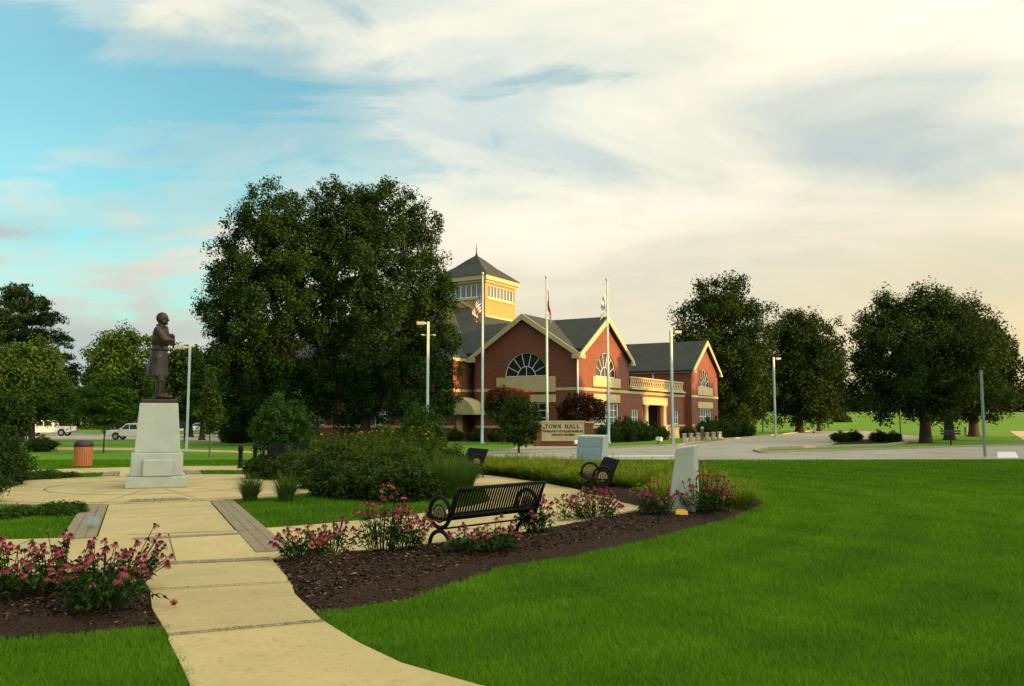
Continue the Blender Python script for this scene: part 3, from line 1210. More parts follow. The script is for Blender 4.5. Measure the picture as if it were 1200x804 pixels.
# roofs: thick slabs on the slopes
def gable_roof(ax, c0, c1, apex, eave, l0, l1, t=.22, ov=.35, ov0=None):
    """ax 'a': ridge runs along x (c = y);  'b': ridge runs along y (c = x)"""
    mid = (c0 + c1) / 2
    k = (apex - eave) / (mid - c0)
    o0 = ov if ov0 is None else ov0
    poly = [(c0 - o0, eave - o0 * k), (mid, apex), (c1 + ov, eave - ov * k), (c1 + ov, eave - ov * k + t), (mid, apex + t * 1.15), (c0 - o0, eave - o0 * k + t)]
    mb = MB()
    if ax == 'a': mb.prism([(l0, p[0], p[1]) for p in poly], (l1 - l0, 0, 0))
    else: mb.prism([(p[0], l0, p[1]) for p in poly], (0, l1 - l0, 0))
    return mb.build('roof', M['slate'], TH)


def rake(ax, w, c0, c1, apex, eave, h=.42, t=.13, ov=.42):
    """cream barge boards with returns at the eaves"""
    mid = (c0 + c1) / 2
    k = (apex - eave) / (mid - c0)
    mb = MB()
    up = .26
    T = (lambda p: (w, p[0], p[1])) if ax == 'a' else (lambda p: (p[0], w, p[1]))
    E = (-t, 0, 0) if ax == 'a' else (0, -t, 0)
    L = [(c0 - ov, eave - ov * k + up), (mid, apex + up), (mid, apex + up - h * 1.25), (c0 - ov, eave - ov * k + up - h)]
    Rr = [(c1 + ov, eave - ov * k + up), (mid + .002, apex + up), (mid + .002, apex + up - h * 1.25), (c1 + ov, eave - ov * k + up - h)]
    mb.prism([T(p) for p in L], E)
    mb.prism([T(p) for p in Rr], E)
    for c, s in ((c0, -1), (c1, 1)):
        q = [(c + s * ov * 1.02, eave - .42), (c - s * .3, eave - .42), (c - s * .3, eave - .05), (c + s * ov * 1.02, eave - .3)]
        mb.prism([T(p) for p in q], (E[0] * 1.6, E[1] * 1.6, 0))
    return mb.build('barge_board', M['trim'], TH)


gable_roof('a', 0, 10.26, AP, EAVE, -.35, 13, ov0=-.42)
rake('a', -.352, 0, 10.26, AP, EAVE)
gable_roof('b', 0, 10.9, AP + .012, EAVE + .01, -.35, 13, ov0=-.42)
rake('b', -.352, 0, 10.9, AP, EAVE)
gable_roof('b', 26.7, 36.3, AP - .08, EAVE + .005, B3 - .35, 17)
rake('b', B3 - .352, 26.7, 36.3, AP - .1, EAVE)
# main hipped roof under the tower
mr = MB()
x0, x1, y0, y1, ze, k = .3, 31, 7, 39, EAVE + .02, .55
rz = ze + (x1 - x0) / 2 * k
xm = (x0 + x1) / 2
ya, yb = y0 + (x1 - x0) / 2, y1 - (x1 - x0) / 2
V = [(x0, y0, ze), (x1, y0, ze), (x1, y1, ze), (x0, y1, ze), (xm, ya, rz), (xm, yb, rz)]
mr.v += V
for f in ((0, 1, 4), (1, 2, 5, 4), (2, 3, 5), (3, 0, 4, 5), (3, 2, 1, 0)): mr.face(list(f))
mr.build('roof', M['slate'], TH)
mr = MB()
x0, y0 = FA - .3, FB - .3
xm = (x0 + x1) / 2
rz = ze + (x1 - x0) / 2 * k
ya, yb = y0 + (x1 - x0) / 2, y1 + .01 - (x1 - x0) / 2
V = [(x0, y0, ze + .01), (x1 - .2, y0, ze + .01), (x1 - .2, y1 + .2, ze + .01), (x0, y1 + .2, ze + .01), (xm, 25.0, rz), (xm, 25.2, rz)]
mr.v += V
for f in ((0, 1, 4), (1, 2, 5, 4), (2, 3, 5), (3, 0, 4, 5), (3, 2, 1, 0)): mr.face(list(f))
mr.build('roof', M['slate'], TH)
trimbox('wall', 12, 8.2, 4.66, 26, 8.6, EAVE, 'brick', 0)
# tower
TA, TB, TW = 12.2, 16.8, 6.35
tw = MB(); tw.box(TA, TB, 9, TA + TW, TB + TW, 17.0)
tw = tw.build('tower_wall', M['stucco'], TH)
c = MB(); cut_rect(c, 'b', TB, TA + .45, TA + TW - .35, 14.9, 16.35, .35); cut_rect(c, 'a', TA, TB + .45, TB + TW - .35, 14.9, 16.35, .35); bool_cut(tw, c)
for plane, w, c0 in (('b', TB, TA), ('a', TA, TB)):
    o = rect_window(plane, w, c0 + .45, c0 + TW - .35, 14.9, 16.35, 8, 1, .22, 'glass2', .06)
    mb = MB()
    if plane == 'b': mb.box(c0 + .25, w - .1, 14.68, c0 + TW - .2, w + .02, 14.88)
    else: mb.box(w - .1, c0 + .25, 14.68, w + .02, c0 + TW - .2, 14.88)
    mb.build('sill', M['cream'], o)
ct = MB()
ct.box(TA - .35, TB - .35, 16.75, TA + TW + .35, TB + TW + .35, 17.25)
ct.box(TA - .15, TB - .15, 16.5, TA + TW + .15, TB + TW + .15, 16.75)
ct.build('tower_cornice', M['trim'], TH, bevel=.03)
lb = MB(); lb.box(TA - .12, TB - .12, 12.75, TA + TW + .12, TB + .02, 13.0)
# raking trim where the left face meets the roof
lb.prism([(TA - .12, TB - .1, 12.75), (TA - .12, TB - .1, 13.02), (TA - .12, TB + 3.0, 14.7), (TA - .12, TB + 3.0, 14.43)], (.13, 0, 0))
lb.build('tower_trim', M['trim'], TH)
tr_ = MB()
cx, cy = TA + TW / 2, TB + TW / 2
prof = [(TW / 2 + .45, 17.26), (TW / 2 - .4, 17.95), (TW / 4 + .1, 18.75), (TW / 8, 19.6), (.12, 20.15)]
i = len(tr_.v)
for h, z in prof:
    tr_.v += [(cx - h, cy - h, z), (cx + h, cy - h, z), (cx + h, cy + h, z), (cx - h, cy + h, z)]
for k in range(len(prof) - 1):
    for j in range(4):
        a, b = k * 4 + j, k * 4 + (j + 1) % 4
        tr_.face([a, b, b + 4, a + 4])
tr_.face([3, 2, 1, 0]); tr_.face([16, 17, 18, 19])
o = tr_.build('tower_roof', M['slate'], TH)
spi = MB(); spi.lathe([(.14, 20.1), (.16, 20.25), (.07, 20.45), (.05, 20.9), (.01, 21.6)], 8, Matrix.Translation((cx, cy, 0)))
spi.build('spire', M['bronze'], o)
# barrel awning over the side door
aw = MB()
prof = [(FB - .06, 2.3)] + [(FB - .06 - 2.15 * math.sin(PI / 2 * k / 10), 2.3 + 1.55 * math.cos(PI / 2 * k / 10)) for k in range(11)]
aw.prism([(FA, p[0], p[1]) for p in prof], (1.97, 0, 0))
aw.build('awning', M['cream'], TH)

# ------------------------------------------------------------------ town hall sign
YS = 60.0
SGX = at(660, 510, YS).x
sg = empty('town_hall_sign', (SGX, YS, 0), 0, 'low brick and cream monument sign lettered TOWN HALL in front of the building', 'sign')
mb = MB()
mb.box(-2.1, -.02, 0, -1.52, .6, 1.62); mb.box(1.52, -.02, 0, 2.1, .6, 1.62); mb.box(-1.52, .1, 0, 1.52, .6, .36)
mb.build('brick_base', M['brick'], sg)
mb = MB(); mb.box(-1.51, .02, .36, 1.51, .58, .52); mb.box(-1.51, .06, .52, 1.51, .55, 1.66); mb.box(-1.5, .02, 1.66, 1.5, .6, 1.78)
mb.build('sign_panel', M['cream'], sg, bevel=.015)
for s in (-1, 1):
    mb = MB(); mb.box(s * 2.16, -.06, 1.62, s * 1.52, .64, 1.72)
    mb.build('pier_cap', M['cream'], sg, bevel=.015)

# headline: slab-serif capitals drawn as strokes in a 0..1 box; (x0,y0,x1,y1,width)
TH_, TN = .24, .11
GL = {
    'T': (.95, [(.475, 0, .475, 1, TH_), (.05, .93, .9, .93, .13), (.1, .72, .1, 1, .1), (.85, .72, .85, 1, .1), (.28, .05, .67, .05, .1)]),
    'W': (1.25, [(.12, 1, .38, 0, TH_), (.38, 0, .62, .95, TN), (.62, .95, .86, 0, TH_), (.86, 0, 1.1, 1, TN), (0, .95, .3, .95, .1), (.95, .95, 1.22, .95, .1)]),
    'N': (1.0, [(.15, 0, .15, 1, TN), (.15, 1, .82, 0, TH_), (.82, 0, .82, 1, TN), (0, .05, .32, .05, .1), (.66, .95, .98, .95, .1)]),
    'H': (1.05, [(.22, 0, .22, 1, TH_), (.82, 0, .82, 1, TH_), (.22, .5, .82, .5, .12), (.05, .05, .4, .05, .1), (.05, .95, .4, .95, .1), (.64, .05, 1., .05, .1), (.64, .95, 1., .95, .1)]),
    'A': (1.05, [(.14, 0, .5, 1, TN), (.5, 1, .86, 0, TH_), (.28, .34, .74, .34, .1), (0, .05, .3, .05, .1), (.68, .05, 1.04, .05, .1)]),
    'L': (.9, [(.22, 0, .22, 1, TH_), (.05, .06, .84, .06, .12), (.8, 0, .8, .32, .11), (.05, .95, .4, .95, .1)]),
}


def headline(txt, x, z, h, y):
    mb = MB()
    w = sum((GL[c][0] if c in GL else (1.0 if c == 'O' else .6)) * h * 1.06 for c in txt)
    x -= w / 2
    for c in txt:
        if c == 'O':
            for k in range(20):
                a, b = 2 * PI * k / 20, 2 * PI * (k + 1) / 20
                q = [(x + h * (.5 + .46 * math.cos(a)), z + h * (.5 + .51 * math.sin(a))), (x + h * (.5 + .46 * math.cos(b)), z + h * (.5 + .51 * math.sin(b))),
                     (x + h * (.5 + .25 * math.cos(b)), z + h * (.5 + .41 * math.sin(b))), (x + h * (.5 + .25 * math.cos(a)), z + h * (.5 + .41 * math.sin(a)))]
                mb.prism([(p[0], y, p[1]) for p in q], (0, .03, 0))
            x += h * 1.06
            continue
        if c not in GL:
            x += .6 * h
            continue
        for k, (x0, y0, x1, y1, t) in enumerate(GL[c][1]):
            a, b = Vector((x0, y0)), Vector((x1, y1))
            d = (b - a).normalized()
            n = Vector((-d.y, d.x)) * t / 2
            yy = y - k * .0015
            mb.prism([(x + h * p.x, yy, z + h * p.y) for p in (a - n, b - n, b + n, a + n)], (0, .03, 0))
        x += GL[c][0] * h * 1.06
    return mb


for word, x in (('TOWN', -.70), ('HALL', .66)):
    headline(word, x, 1.26, .27, .035).build('lettering', M['letter'], sg)
for txt, z, size, wd in (('FARRAGUT FOLKLIFE MUSEUM', .99, .19, 2.75), ('FARRAGUT, TENNESSEE', .76, .15, 1.62)):
    cu = bpy.data.curves.new('txt', 'FONT')
    cu.body = txt
    cu.size = size
    cu.align_x = 'CENTER'
    cu.extrude = .012
    cu.offset = .006
    to = bpy.data.objects.new('txt', cu)
    COL.objects.link(to)
    dg = bpy.context.evaluated_depsgraph_get()
    me = bpy.data.meshes.new_from_object(to.evaluated_get(dg))
    bpy.data.objects.remove(to)
    xs = [v.co.x for v in me.vertices]
    sc = wd / (max(xs) - min(xs))
    for v in me.vertices: v.co = Vector((v.co.x * sc, .045 - v.co.z, z + v.co.y))
    me.materials.clear(); me.materials.append(M['letter'])
    lo = bpy.data.objects.new('lettering', me)
    link(lo, sg)


# ------------------------------------------------------------------ statue and pedestal
prz = math.atan2(SP.x, -SP.y)           # turn so that local -y looks down the spoke
ped = empty('statue_pedestal', (S.x, S.y, PZ), prz, 'pale grey granite pedestal with a tapered shaft under the bronze statue', 'pedestal')
mb = MB(); mb.box(-.77, -.77, 0, .77, .77, .30); mb.build('plinth', M['granite'], ped, bevel=.025)
mb = MB(); mb.box(-.66, -.66, .30, .66, .66, .93, top=(.985, .985)); mb.build('dado', M['granite'], ped, bevel=.03)
mb = MB(); mb.box(-.58, -.58, .93, .58, .58, 2.27, top=(.84, .84)); mb.build('shaft', M['granite'], ped, bevel=.02)
mb = MB(); mb.box(-.36, -.80, .302, .38, -.662, .76); mb.build('tablet', M['granite'], ped, bevel=.035)

st = empty('statue', (S.x, S.y, PZ + 2.27), prz, 'dark bronze statue of a standing man in a long coat with folded arms, facing right', 'statue')
mb = MB(); mb.box(-.46, -.40, 0, .46, .40, .11); mb.build('base', M['bronze'], st, bevel=.02)


def capsule(bm, a, b, ra, rb, flat=1., n=14):
    a, b = Vector(a), Vector(b)
    L = (b - a).length
    k = max(2, int(L / (min(ra, rb) * .5)))
    for i in range(k + 1):
        t = i / k
        r = ra + (rb - ra) * t
        p = a + (b - a) * t
        bmesh.ops.create_icosphere(bm, subdivisions=2, radius=1, matrix=Matrix.Translation(p) @ Matrix.Diagonal((r, r * flat, r, 1)))


def ell(bm, c, r, rot=None):
    m = Matrix.Translation(c) @ (rot or Matrix.Identity(4)) @ Matrix.Diagonal((r[0], r[1], r[2], 1))
    bmesh.ops.create_icosphere(bm, subdivisions=3, radius=1, matrix=m)


def figure():
    """x: the way he faces, y: his left; height about 2.3 m; feet at z=.11"""
    bm = bmesh.new()
    z = .11
    # boots and legs
    for sy, fx in ((1, .02), (-1, .10)):
        y = .15 * sy
        capsule(bm, (fx - .07, y, z + .075), (fx + .20, y * 1.15, z + .055), .075, .055, .9)
        capsule(bm, (fx - .06, y, z + .08), (fx - .05, y, z + .48), .098, .118)
        capsule(bm, (fx - .05, y, z + .48), (-.03, y * .9, z + 1.05), .12, .14)
    # coat: skirt, waist, chest, shoulders
    for k in range(16):
        t = k / 15
        zz = z + .60 + (1.28 - .60) * t
        rx = .27 - .075 * t
        ry = .30 - .07 * t
        ell(bm, (-.06 + .03 * t, 0, zz), (rx, ry, .075))
    ell(bm, (-.02, 0, z + 1.30), (.20, .235, .13))
    ell(bm, (-.01, 0, z + 1.52), (.235, .265, .24))
    ell(bm, (-.02, 0, z + 1.68), (.185, .285, .16))
    capsule(bm, (-.02, -.21, z + 1.77), (-.02, .21, z + 1.77), .095, .095)
    # coat tails and hem folds
    for a in range(14):
        t = 2 * PI * a / 14
        capsule(bm, (-.07 + .24 * math.cos(t), .27 * math.sin(t), z + .58), (-.03 + .17 * math.cos(t), .20 * math.sin(t), z + 1.18), .036, .03)
    # belt
    for a in range(24):
        t = 2 * PI * a / 24
        ell(bm, (-.02 + .200 * math.cos(t), .235 * math.sin(t), z + 1.27), (.03, .03, .022))
    # folded arms
    for sy in (1, -1):
        sh = Vector((-.02, .27 * sy, z + 1.74))
        el = Vector((.17, .335 * sy, z + 1.49))
        wr = Vector((.262, -.03 * sy, z + 1.56 + .05 * sy))
        capsule(bm, sh, el, .108, .088)
        capsule(bm, el, wr, .098, .076)
        hd = wr + Vector((-.03, -.13 * sy, .02))
        capsule(bm, wr, hd, .055, .045)
        for f in range(4):
            capsule(bm, hd + Vector((.02, 0, -.03 + .022 * f)), hd + Vector((-.02, -.075 * sy, -.03 + .022 * f)), .016, .014)
        capsule(bm, wr + Vector((.03, -.03 * sy, .04)), wr + Vector((.03, -.09 * sy, .07)), .018, .015)
    # lapels and collar
    for sy in (1, -1):
        capsule(bm, (.10, .10 * sy, z + 1.86), (.20, .03 * sy, z + 1.50), .04, .03)
        capsule(bm, (-.08, .07 * sy, z + 1.88), (.08, .09 * sy, z + 1.86), .045, .04)
    # neck and head
    capsule(bm, (-.02, 0, z + 1.80), (.0, 0, z + 1.95), .10, .09)
    ell(bm, (.005, 0, z + 2.085), (.148, .118, .152))
    ell(bm, (.045, 0, z + 2.01), (.10, .088, .10))
    ell(bm, (.115, 0, z + 1.945), (.042, .05, .038))          # chin
    capsule(bm, (.135, 0, z + 2.085), (.165, 0, z + 2.03), .018, .026)   # nose
    ell(bm, (.125, 0, z + 1.985), (.026, .04, .014))          # mouth
    for sy in (1, -1):
        ell(bm, (.118, .045 * sy, z + 2.105), (.03, .035, .014))   # brow
        ell(bm, (.112, .043 * sy, z + 2.075), (.018, .019, .014))  # eye
        ell(bm, (.00, .112 * sy, z + 2.05), (.034, .018, .045))    # ear
        for q in range(5):                                       # hair at the sides and back
            ell(bm, (-.01 - .020 * q, (.098 - .016 * q) * sy, z + 2.035 + .004 * q), (.04, .03, .07))
        for q in range(3):                                       # side whiskers
            ell(bm, (.04 + .02 * q, .09 * sy, z + 2.00 - .02 * q), (.025, .022, .035))
    me = bpy.data.meshes.new('figure_raw')
    bm.to_mesh(me)
    bm.free()
    o = bpy.data.objects.new('figure_raw', me)
    COL.objects.link(o)
    md = o.modifiers.new('r', 'REMESH')
    md.mode = 'VOXEL'
    md.voxel_size = .014
    sm = o.modifiers.new('s', 'SMOOTH')
    sm.iterations = 3
    sm.factor = .5
    dg = bpy.context.evaluated_depsgraph_get()
    m2 = bpy.data.meshes.new_from_object(o.evaluated_get(dg))
    m2.name = 'figure'
    bpy.data.objects.remove(o)
    m2.materials.clear()
    m2.materials.append(M['bronze'])
    m2.polygons.foreach_set('use_smooth', [True] * len(m2.polygons))
    f = bpy.data.objects.new('figure', m2)
    link(f, st)
    return f


_f = figure()
_f.rotation_euler = (0, 0, R(-14))
_f.location = (0, 0, .11 - .11 * 1.09)
_f.scale = (1.1, 1.12, 1.09)


# ------------------------------------------------------------------ benches
def make_bench():
    """x: along the bench, +y: the way it faces; 1.83 m long"""
    L = 1.83
    t = empty('park_bench', (0, 0, 0))
    # strap profile from the front of the seat to the rolled top of the back (y, z)
    prof = [(.30, .36), (.315, .40), (.30, .435), (.24, .445), (.12, .425), (.0, .41), (-.08, .415), (-.14, .45), (-.18, .52), (-.225, .64), (-.275, .76), (-.315, .85), (-.345, .875), (-.375, .86), (-.38, .835)]
    def straps(a, b):
        mb = MB()
        n = 33
        for k in range(n):
            x = -L / 2 + .07 + (L - .14) * k / (n - 1)
            pts = prof[a:b]
            for (y0, z0), (y1, z1) in zip(pts, pts[1:]):
                d = Vector((y1 - y0, z1 - z0)).normalized()
                nn = Vector((-d.y, d.x)) * .004
                q = [(y0 - nn.x, z0 - nn.y), (y1 - nn.x, z1 - nn.y), (y1 + nn.x, z1 + nn.y), (y0 + nn.x, z0 + nn.y)]
                mb.prism([(x - .017, p[0], p[1]) for p in q], (.034, 0, 0))
        return mb
    seat = straps(0, 8)
    seat.tube([(-L / 2, .28, .40), (L / 2, .28, .40)], .018, 8)
    seat.tube([(-L / 2, -.02, .395), (L / 2, -.02, .395)], .016, 8)
    seat.build('seat', M['black'], t)
    back = straps(7, 15)
    back.tube([(-L / 2, -.345, .845), (L / 2, -.345, .845)], .02, 8)
    back.tube([(-L / 2, -.17, .455), (L / 2, -.17, .455)], .016, 8)
    back.build('backrest', M['black'], t)
    st_ = MB(); st_.tube([(-L / 2, 0.02, .27), (L / 2, 0.02, .27)], .014, 8)
    st_.build('stretcher', M['black'], t)
    U, Vv = Vector((0, 1, 0)), Vector((0, 0, 1))
    for s in (-1, 1):
        x = s * (L / 2 - .005)
        e = MB()
        e.ring((x, .05, .50), U, Vv, .215, .030, 28, 7)                 # armrest ring
        e.ring((x, .05, .02), U, Vv, .22, .030, 16, 7, R(8), R(172))    # arched feet
        for q in (.265, -.165): e.tube([(x, q, .0), (x, q, .03)], [.045, .03], 8)
        e.tube([(x, -.14, .42), (x, -.20, .56), (x, -.275, .74), (x, -.335, .86)], [.035, .032, .028, .024], 7)
        e.tube([(x, .26, .44), (x, .20, .43), (x, .05, .41), (x, -.12, .42)], .026, 7)
        e.lathe([(.05, -.03), (.055, 0), (.05, .03)], 12, Matrix.Translation((x, .285, .445)) @ Matrix.Rotation(PI / 2, 4, 'Y'))
        f = e.build('end_frame', M['black'], t)
        m = MB()
        mt = Matrix.Translation((x, .05, .485)) @ Matrix.Rotation(PI / 2, 4, 'Y')
        m.lathe([(.118, -.016), (.128, 0), (.118, .016)], 24, mt)
        m.cur = 1
        m.ring((x + s * .014, .05, .485), U, Vv, .122, .012, 24, 5)
        m.ring((x + s * .014, .05, .485), U, Vv, .062, .007, 24, 5)
        m.cur = 0
        m.lathe([(.035, -.026), (.04, 0), (.035, .026)], 14, mt)
        m.cur = 1
        m.lathe([(.016, -.030), (.018, 0), (.016, .030)], 10, mt)
        m.build('medallion', [M['medal'], M['black']], f)
    return t


BL = 'benches around the ring walk'
BEN = make_bench()
BEN['category'] = 'bench'


def face_rz(x, y, target=None):
    """turn so that local +y looks at the plaza's centre"""
    d = (C2 if target is None else target) - Vector((x, y))
    return math.atan2(-d.x, d.y)


for k, (x, y, rz, lab) in enumerate((
        (-.36, 12.95, math.atan2(.72, .69), 'black steel strap bench in the foreground, seen from behind among pink flowers'),
        (2.12, 21.2, R(94), 'black bench seen end-on beside the lettered granite marker, gilded disc in its arm'),
        (-1.42, 28.2, R(112), 'black bench half hidden beyond the shrubs, its gold disc catching the light'),
        (-8.9, 34.2, R(172), 'dark bench on the far side of the garden, only its back showing over the shrubs'))):
    o = BEN if k == 0 else copy_tree(BEN)
    o.location = (x, y, PZ)
    o.rotation_euler = (0, 0, rz)
    tag(o, lab, 'bench', BL)

# ------------------------------------------------------------------ granite markers


def make_marker():
    """local -y: the sloping lettered face"""
    t = empty('granite_marker', (0, 0, 0))
    mb = MB()
    mb.prism([(-.56, -.30, 0), (-.56, .24, 0), (-.56, .24, 1.30), (-.56, -.10, 1.25)], (1.12, 0, 0))
    b = mb.build('block', M['granite'], t, bevel=.012)
    n = Vector((0, -1.25, .20)).normalized()
    up = Vector((0, .20, 1.25)).normalized()
    o = Vector((0, -.30, 0)) + n * .006
    mb = MB()
    q = [o + up * z + Vector((x, 0, 0)) for x, z in ((-.53, .2), (.53, .2), (.53, 1.2), (-.53, 1.2))]
    mb.prism([tuple(p) for p in q], tuple(-n * .02))
    p_ = mb.build('inscription_panel', M['granite_dark'], t)
    mb = MB()
    rr = random.Random(4)
    for row in range(13):                      # rows of cut letters, too small to read
        z = 1.12 - row * .062
        if row in (4, 9): continue
        x = -.44
        while x < .42:
            w = rr.uniform(.03, .09)
            a = o + n * .002 + up * z + Vector((x, 0, 0))
            mb.prism([tuple(a), tuple(a + Vector((w, 0, 0))), tuple(a + Vector((w, 0, 0)) + up * .022), tuple(a + up * .022)], tuple(n * .002))
            x += w + .02
    mb.build('inscription', M['etch'], p_)
    return t


MK = make_marker()
MK.location = (2.95, 31.6, 0)
MK.rotation_euler = (0, 0, R(-38))
tag(MK, 'squat granite marker with a sloping blue-grey inscribed face, beside the end-on bench', 'marker', 'granite markers at the garden edge')
dup(MK, (3.42, 17.1, 0), R(-106), 'granite marker in profile, pale slanting slab rising among pink coneflowers', 'granite markers at the garden edge', (1., 1., 1.04))


# ------------------------------------------------------------------ litter bin, bollards, small things
x, y = G(97, 547)
t = empty('litter_bin', (x, y, .0), R(20), 'round litter bin with brown wooden slats and a black lid beside the path', 'litter bin')
mb = MB()
for k in range(26):
    a = 2 * PI * k / 26
    mb.box(-.034, -.012, .04, .034, .012, .80, Matrix.Translation((.33 * math.cos(a), .33 * math.sin(a), 0)) @ Matrix.Rotation(a + PI / 2, 4, 'Z'))
mb.build('slats', M['woodslat'], t)
mb = MB(); mb.lathe([(.31, .02), (.31, .79)], 20); mb.build('liner', M['blackmat'], t)
mb = MB(); mb.lathe([(.36, .80), (.36, .86), (.33, .98), (.22, 1.04), (.13, 1.05)], 22); mb.build('lid', M['blackmat'], t)

x, y = G(281.5, 549.5)
bo = empty('bollard', (x, y, .0), 0, 'black cast iron bollard by the path, in the open left of the shrubs', 'bollard', 'black bollards')
mb = MB(); mb.lathe([(.12, 0), (.12, .06), (.09, .10), (.075, .62), (.085, .66)], 14); mb.build('post', M['black'], bo)
mb = MB(); mb.lathe([(.10, .66), (.105, .70), (.10, .73), (.105, .78), (.08, .86), (.02, .89)], 14); mb.build('cap', M['black'], bo)
x, y = G(298.5, 545)
dup(bo, (x, y, 0), 0, 'black bollard half hidden behind the dark shrubs', 'black bollards')

x, y = G(108, 622)
t = empty('plant_marker', (x, y, .02), R(15), 'small grey plaque on a stake in the grass behind the left flowers', 'plaque')
mb = MB(); mb.tube([(0, .02, 0), (0, .02, .14)], .01, 6); mb.build('stake', M['greypole'], t)
mb = MB(); mb.box(-.09, -.01, .08, .09, .0, .22, Matrix.Rotation(R(-20), 4, 'X')); mb.build('plate', M['greypole'], t, bevel=.004)

x, y = G(797, 609)
t = empty('valve_box', (x, y, .12), R(12), 'small bright yellow box lying in the mulch below the slanting marker', 'box')
mb = MB(); mb.box(-.13, -.09, -.03, .13, .09, .05, top=(.9, .85)); mb.build('body', M['yellow'], t, bevel=.01)
mb = MB(); mb.box(-.10, -.065, .05, .10, .065, .065); mb.build('lid', M['yellow'], t, bevel=.006)

# stone bollards on the kerb by the far gable
pts = [(802, 519), (810, 518.3), (818, 517.6), (828.5, 516.8), (836, 516), (843.3, 515.2)]
sb = None
for k, p in enumerate(pts):
    x, y = G(*p)
    if sb is None:
        sb = empty('stone_bollard', (x, y, .03), 0, 'pale stone bollard in the row on the kerb before the far gable', 'bollard', 'stone bollards by the car park')
        mb = MB(); mb.box(-.20, -.20, 0, .20, .20, .58, top=(.72, .72)); mb.build('shaft', M['stonebol'], sb, bevel=.02)
        mb = MB(); mb.box(-.18, -.18, .58, .18, .18, .72); mb.build('cap', M['stonebol'], sb, bevel=.03)
    else: dup(sb, (x, y, .03), R(3 * k))
x, y = G(823, 517)
t = empty('ash_bin', (x, y, .03), 0, 'slim grey post bin standing among the stone bollards', 'bin')
mb = MB(); mb.lathe([(.13, 0), (.13, 1.0), (.15, 1.0), (.15, 1.06)], 12); mb.build('body', M['greypole'], t)
mb = MB(); mb.lathe([(.15, 1.06), (.14, 1.15), (.06, 1.22)], 12); mb.build('top', M['pole'], t)

# ground floodlights in front of the building and low planters at the porch
fl = None
for px, py, lab in ((771, 521, 'small pale floodlight on a stake in the grass below the porch'), (677, 524, 'small white floodlight at the foot of the town hall sign')):
    x, y = G(px, py)
    if fl is None:
        fl = empty('floodlight', (x, y, 0), R(-50), lab, 'floodlight', 'ground floodlights')
        mb = MB(); mb.tube([(0, 0, 0), (0, 0, .28)], .03, 8); mb.build('stake', M['black'], fl)
        mb = MB(); mb.box(-.24, -.12, .26, .24, .14, .58, Matrix.Rotation(R(-20), 4, 'X')); mb.build('housing', M['white'], fl, bevel=.02)
        mb = MB(); mb.box(-.20, .12, .30, .20, .15, .54, Matrix.Rotation(R(-20), 4, 'X')); mb.build('lens', M['glass2'], fl)
    else: dup(fl, (x, y, 0), R(30), lab, None, .8)
def TW(a, b, z=0):
    """town-hall local to world"""
    return Vector((5.5 + .505 * a - .863 * b, 71 + .863 * a + .505 * b, z))


for k, (a, b) in enumerate(((17.9, -1.6), (19.2, -1.6))):
    p = TW(a, b)
    if k == 0:
        pp = empty('urn_planter', p, 0, 'short cream stone post before the porch', 'planter', 'cream posts before the porch')
        mb = MB(); mb.box(-.3, -.3, 0, .3, .3, .95, top=(.8, .8)); mb.build('body', M['cream'], pp, bevel=.02)
        mb = MB(); mb.box(-.32, -.32, .95, .32, .32, 1.08); mb.build('rim', M['cream'], pp, bevel=.02)
    else: dup(pp, p)


# ------------------------------------------------------------------ flagpoles and flags
def flagpole(px, Y, h, lab):
    X = at(px, 500, Y).x
    t = empty('flagpole', (X, Y, 0), 0, lab, 'flagpole', 'flagpoles in front of the town hall')
    mb = MB(); mb.lathe([(.20, 0), (.20, .1), (.125, .14), (.11, 2), (.055, h)], 12); mb.build('pole', M['pole'], t)
    mb = MB()
    bmm = [(.12 * math.sin(PI * k / 8) + .001, h + .1 - .12 * math.cos(PI * k / 8)) for k in range(9)]
    mb.lathe(bmm, 12); mb.build('finial', M['pole'], t)
    hy = MB(); hy.tube([(.13, -.03, 1.3), (.09, -.03, h - .2)], .008, 4); hy.tube([(.10, 0, 1.2), (.16, 0, 1.3)], .02, 5); hy.build('halyard', M['white'], t)
    return X


def limp_flag(name, X, Y, z0, H, L, W, mats, colour, lab, side=1, seed=1):
    """cloth hung from its hoist: stripes run down and away from the pole in folds; colour(u,v) -> slot"""
    rr = random.Random(seed)
    ns, nt = 40, 39
    mb = MB()
    mb.smooth = True
    ph = rr.uniform(0, 6)
    for i in range(ns + 1):
        s = i / ns
        for j in range(nt + 1):
            t = j / nt                                            # 0 top .. 1 bottom of the hoist
            sag = L * .62 * s * (1 - .25 * t)
            x = W * (1 - math.exp(-3.2 * s)) * (.72 + .28 * math.sin(t * 5 + ph)) + .03 * math.sin(s * 9 + t * 4)
            y = .10 * math.sin(s * 13 + t * 3.0 + ph) * min(1, s * 5)
            z = z0 - t * H * (1 - .15 * s) - sag
            mb.v.append((side * (x + .06), y, z))
    for i in range(ns):
        for j in range(nt):
            a = i * (nt + 1) + j
            mb.cur = colour((i + .5) / ns, (j + .5) / nt)
            mb.face([a, a + 1, a + nt + 2, a + nt + 1])
    o = mb.build(name, mats, None, loc=(X, Y, 0))
    sd = o.modifiers.new('solid', 'SOLIDIFY')
    sd.thickness = .006
    return tag(o, lab, 'flag')


def stars(u, v):
    if u < .4 and v < .54:
        cu, cv = u / .4 * 11, v / .54 * 9
        on = abs(cu % 2 - 1) < .45 and abs(cv % 2 - 1) < .5
        return 1 if on else 2
    return 0 if int(v * 13) % 2 == 0 else 1


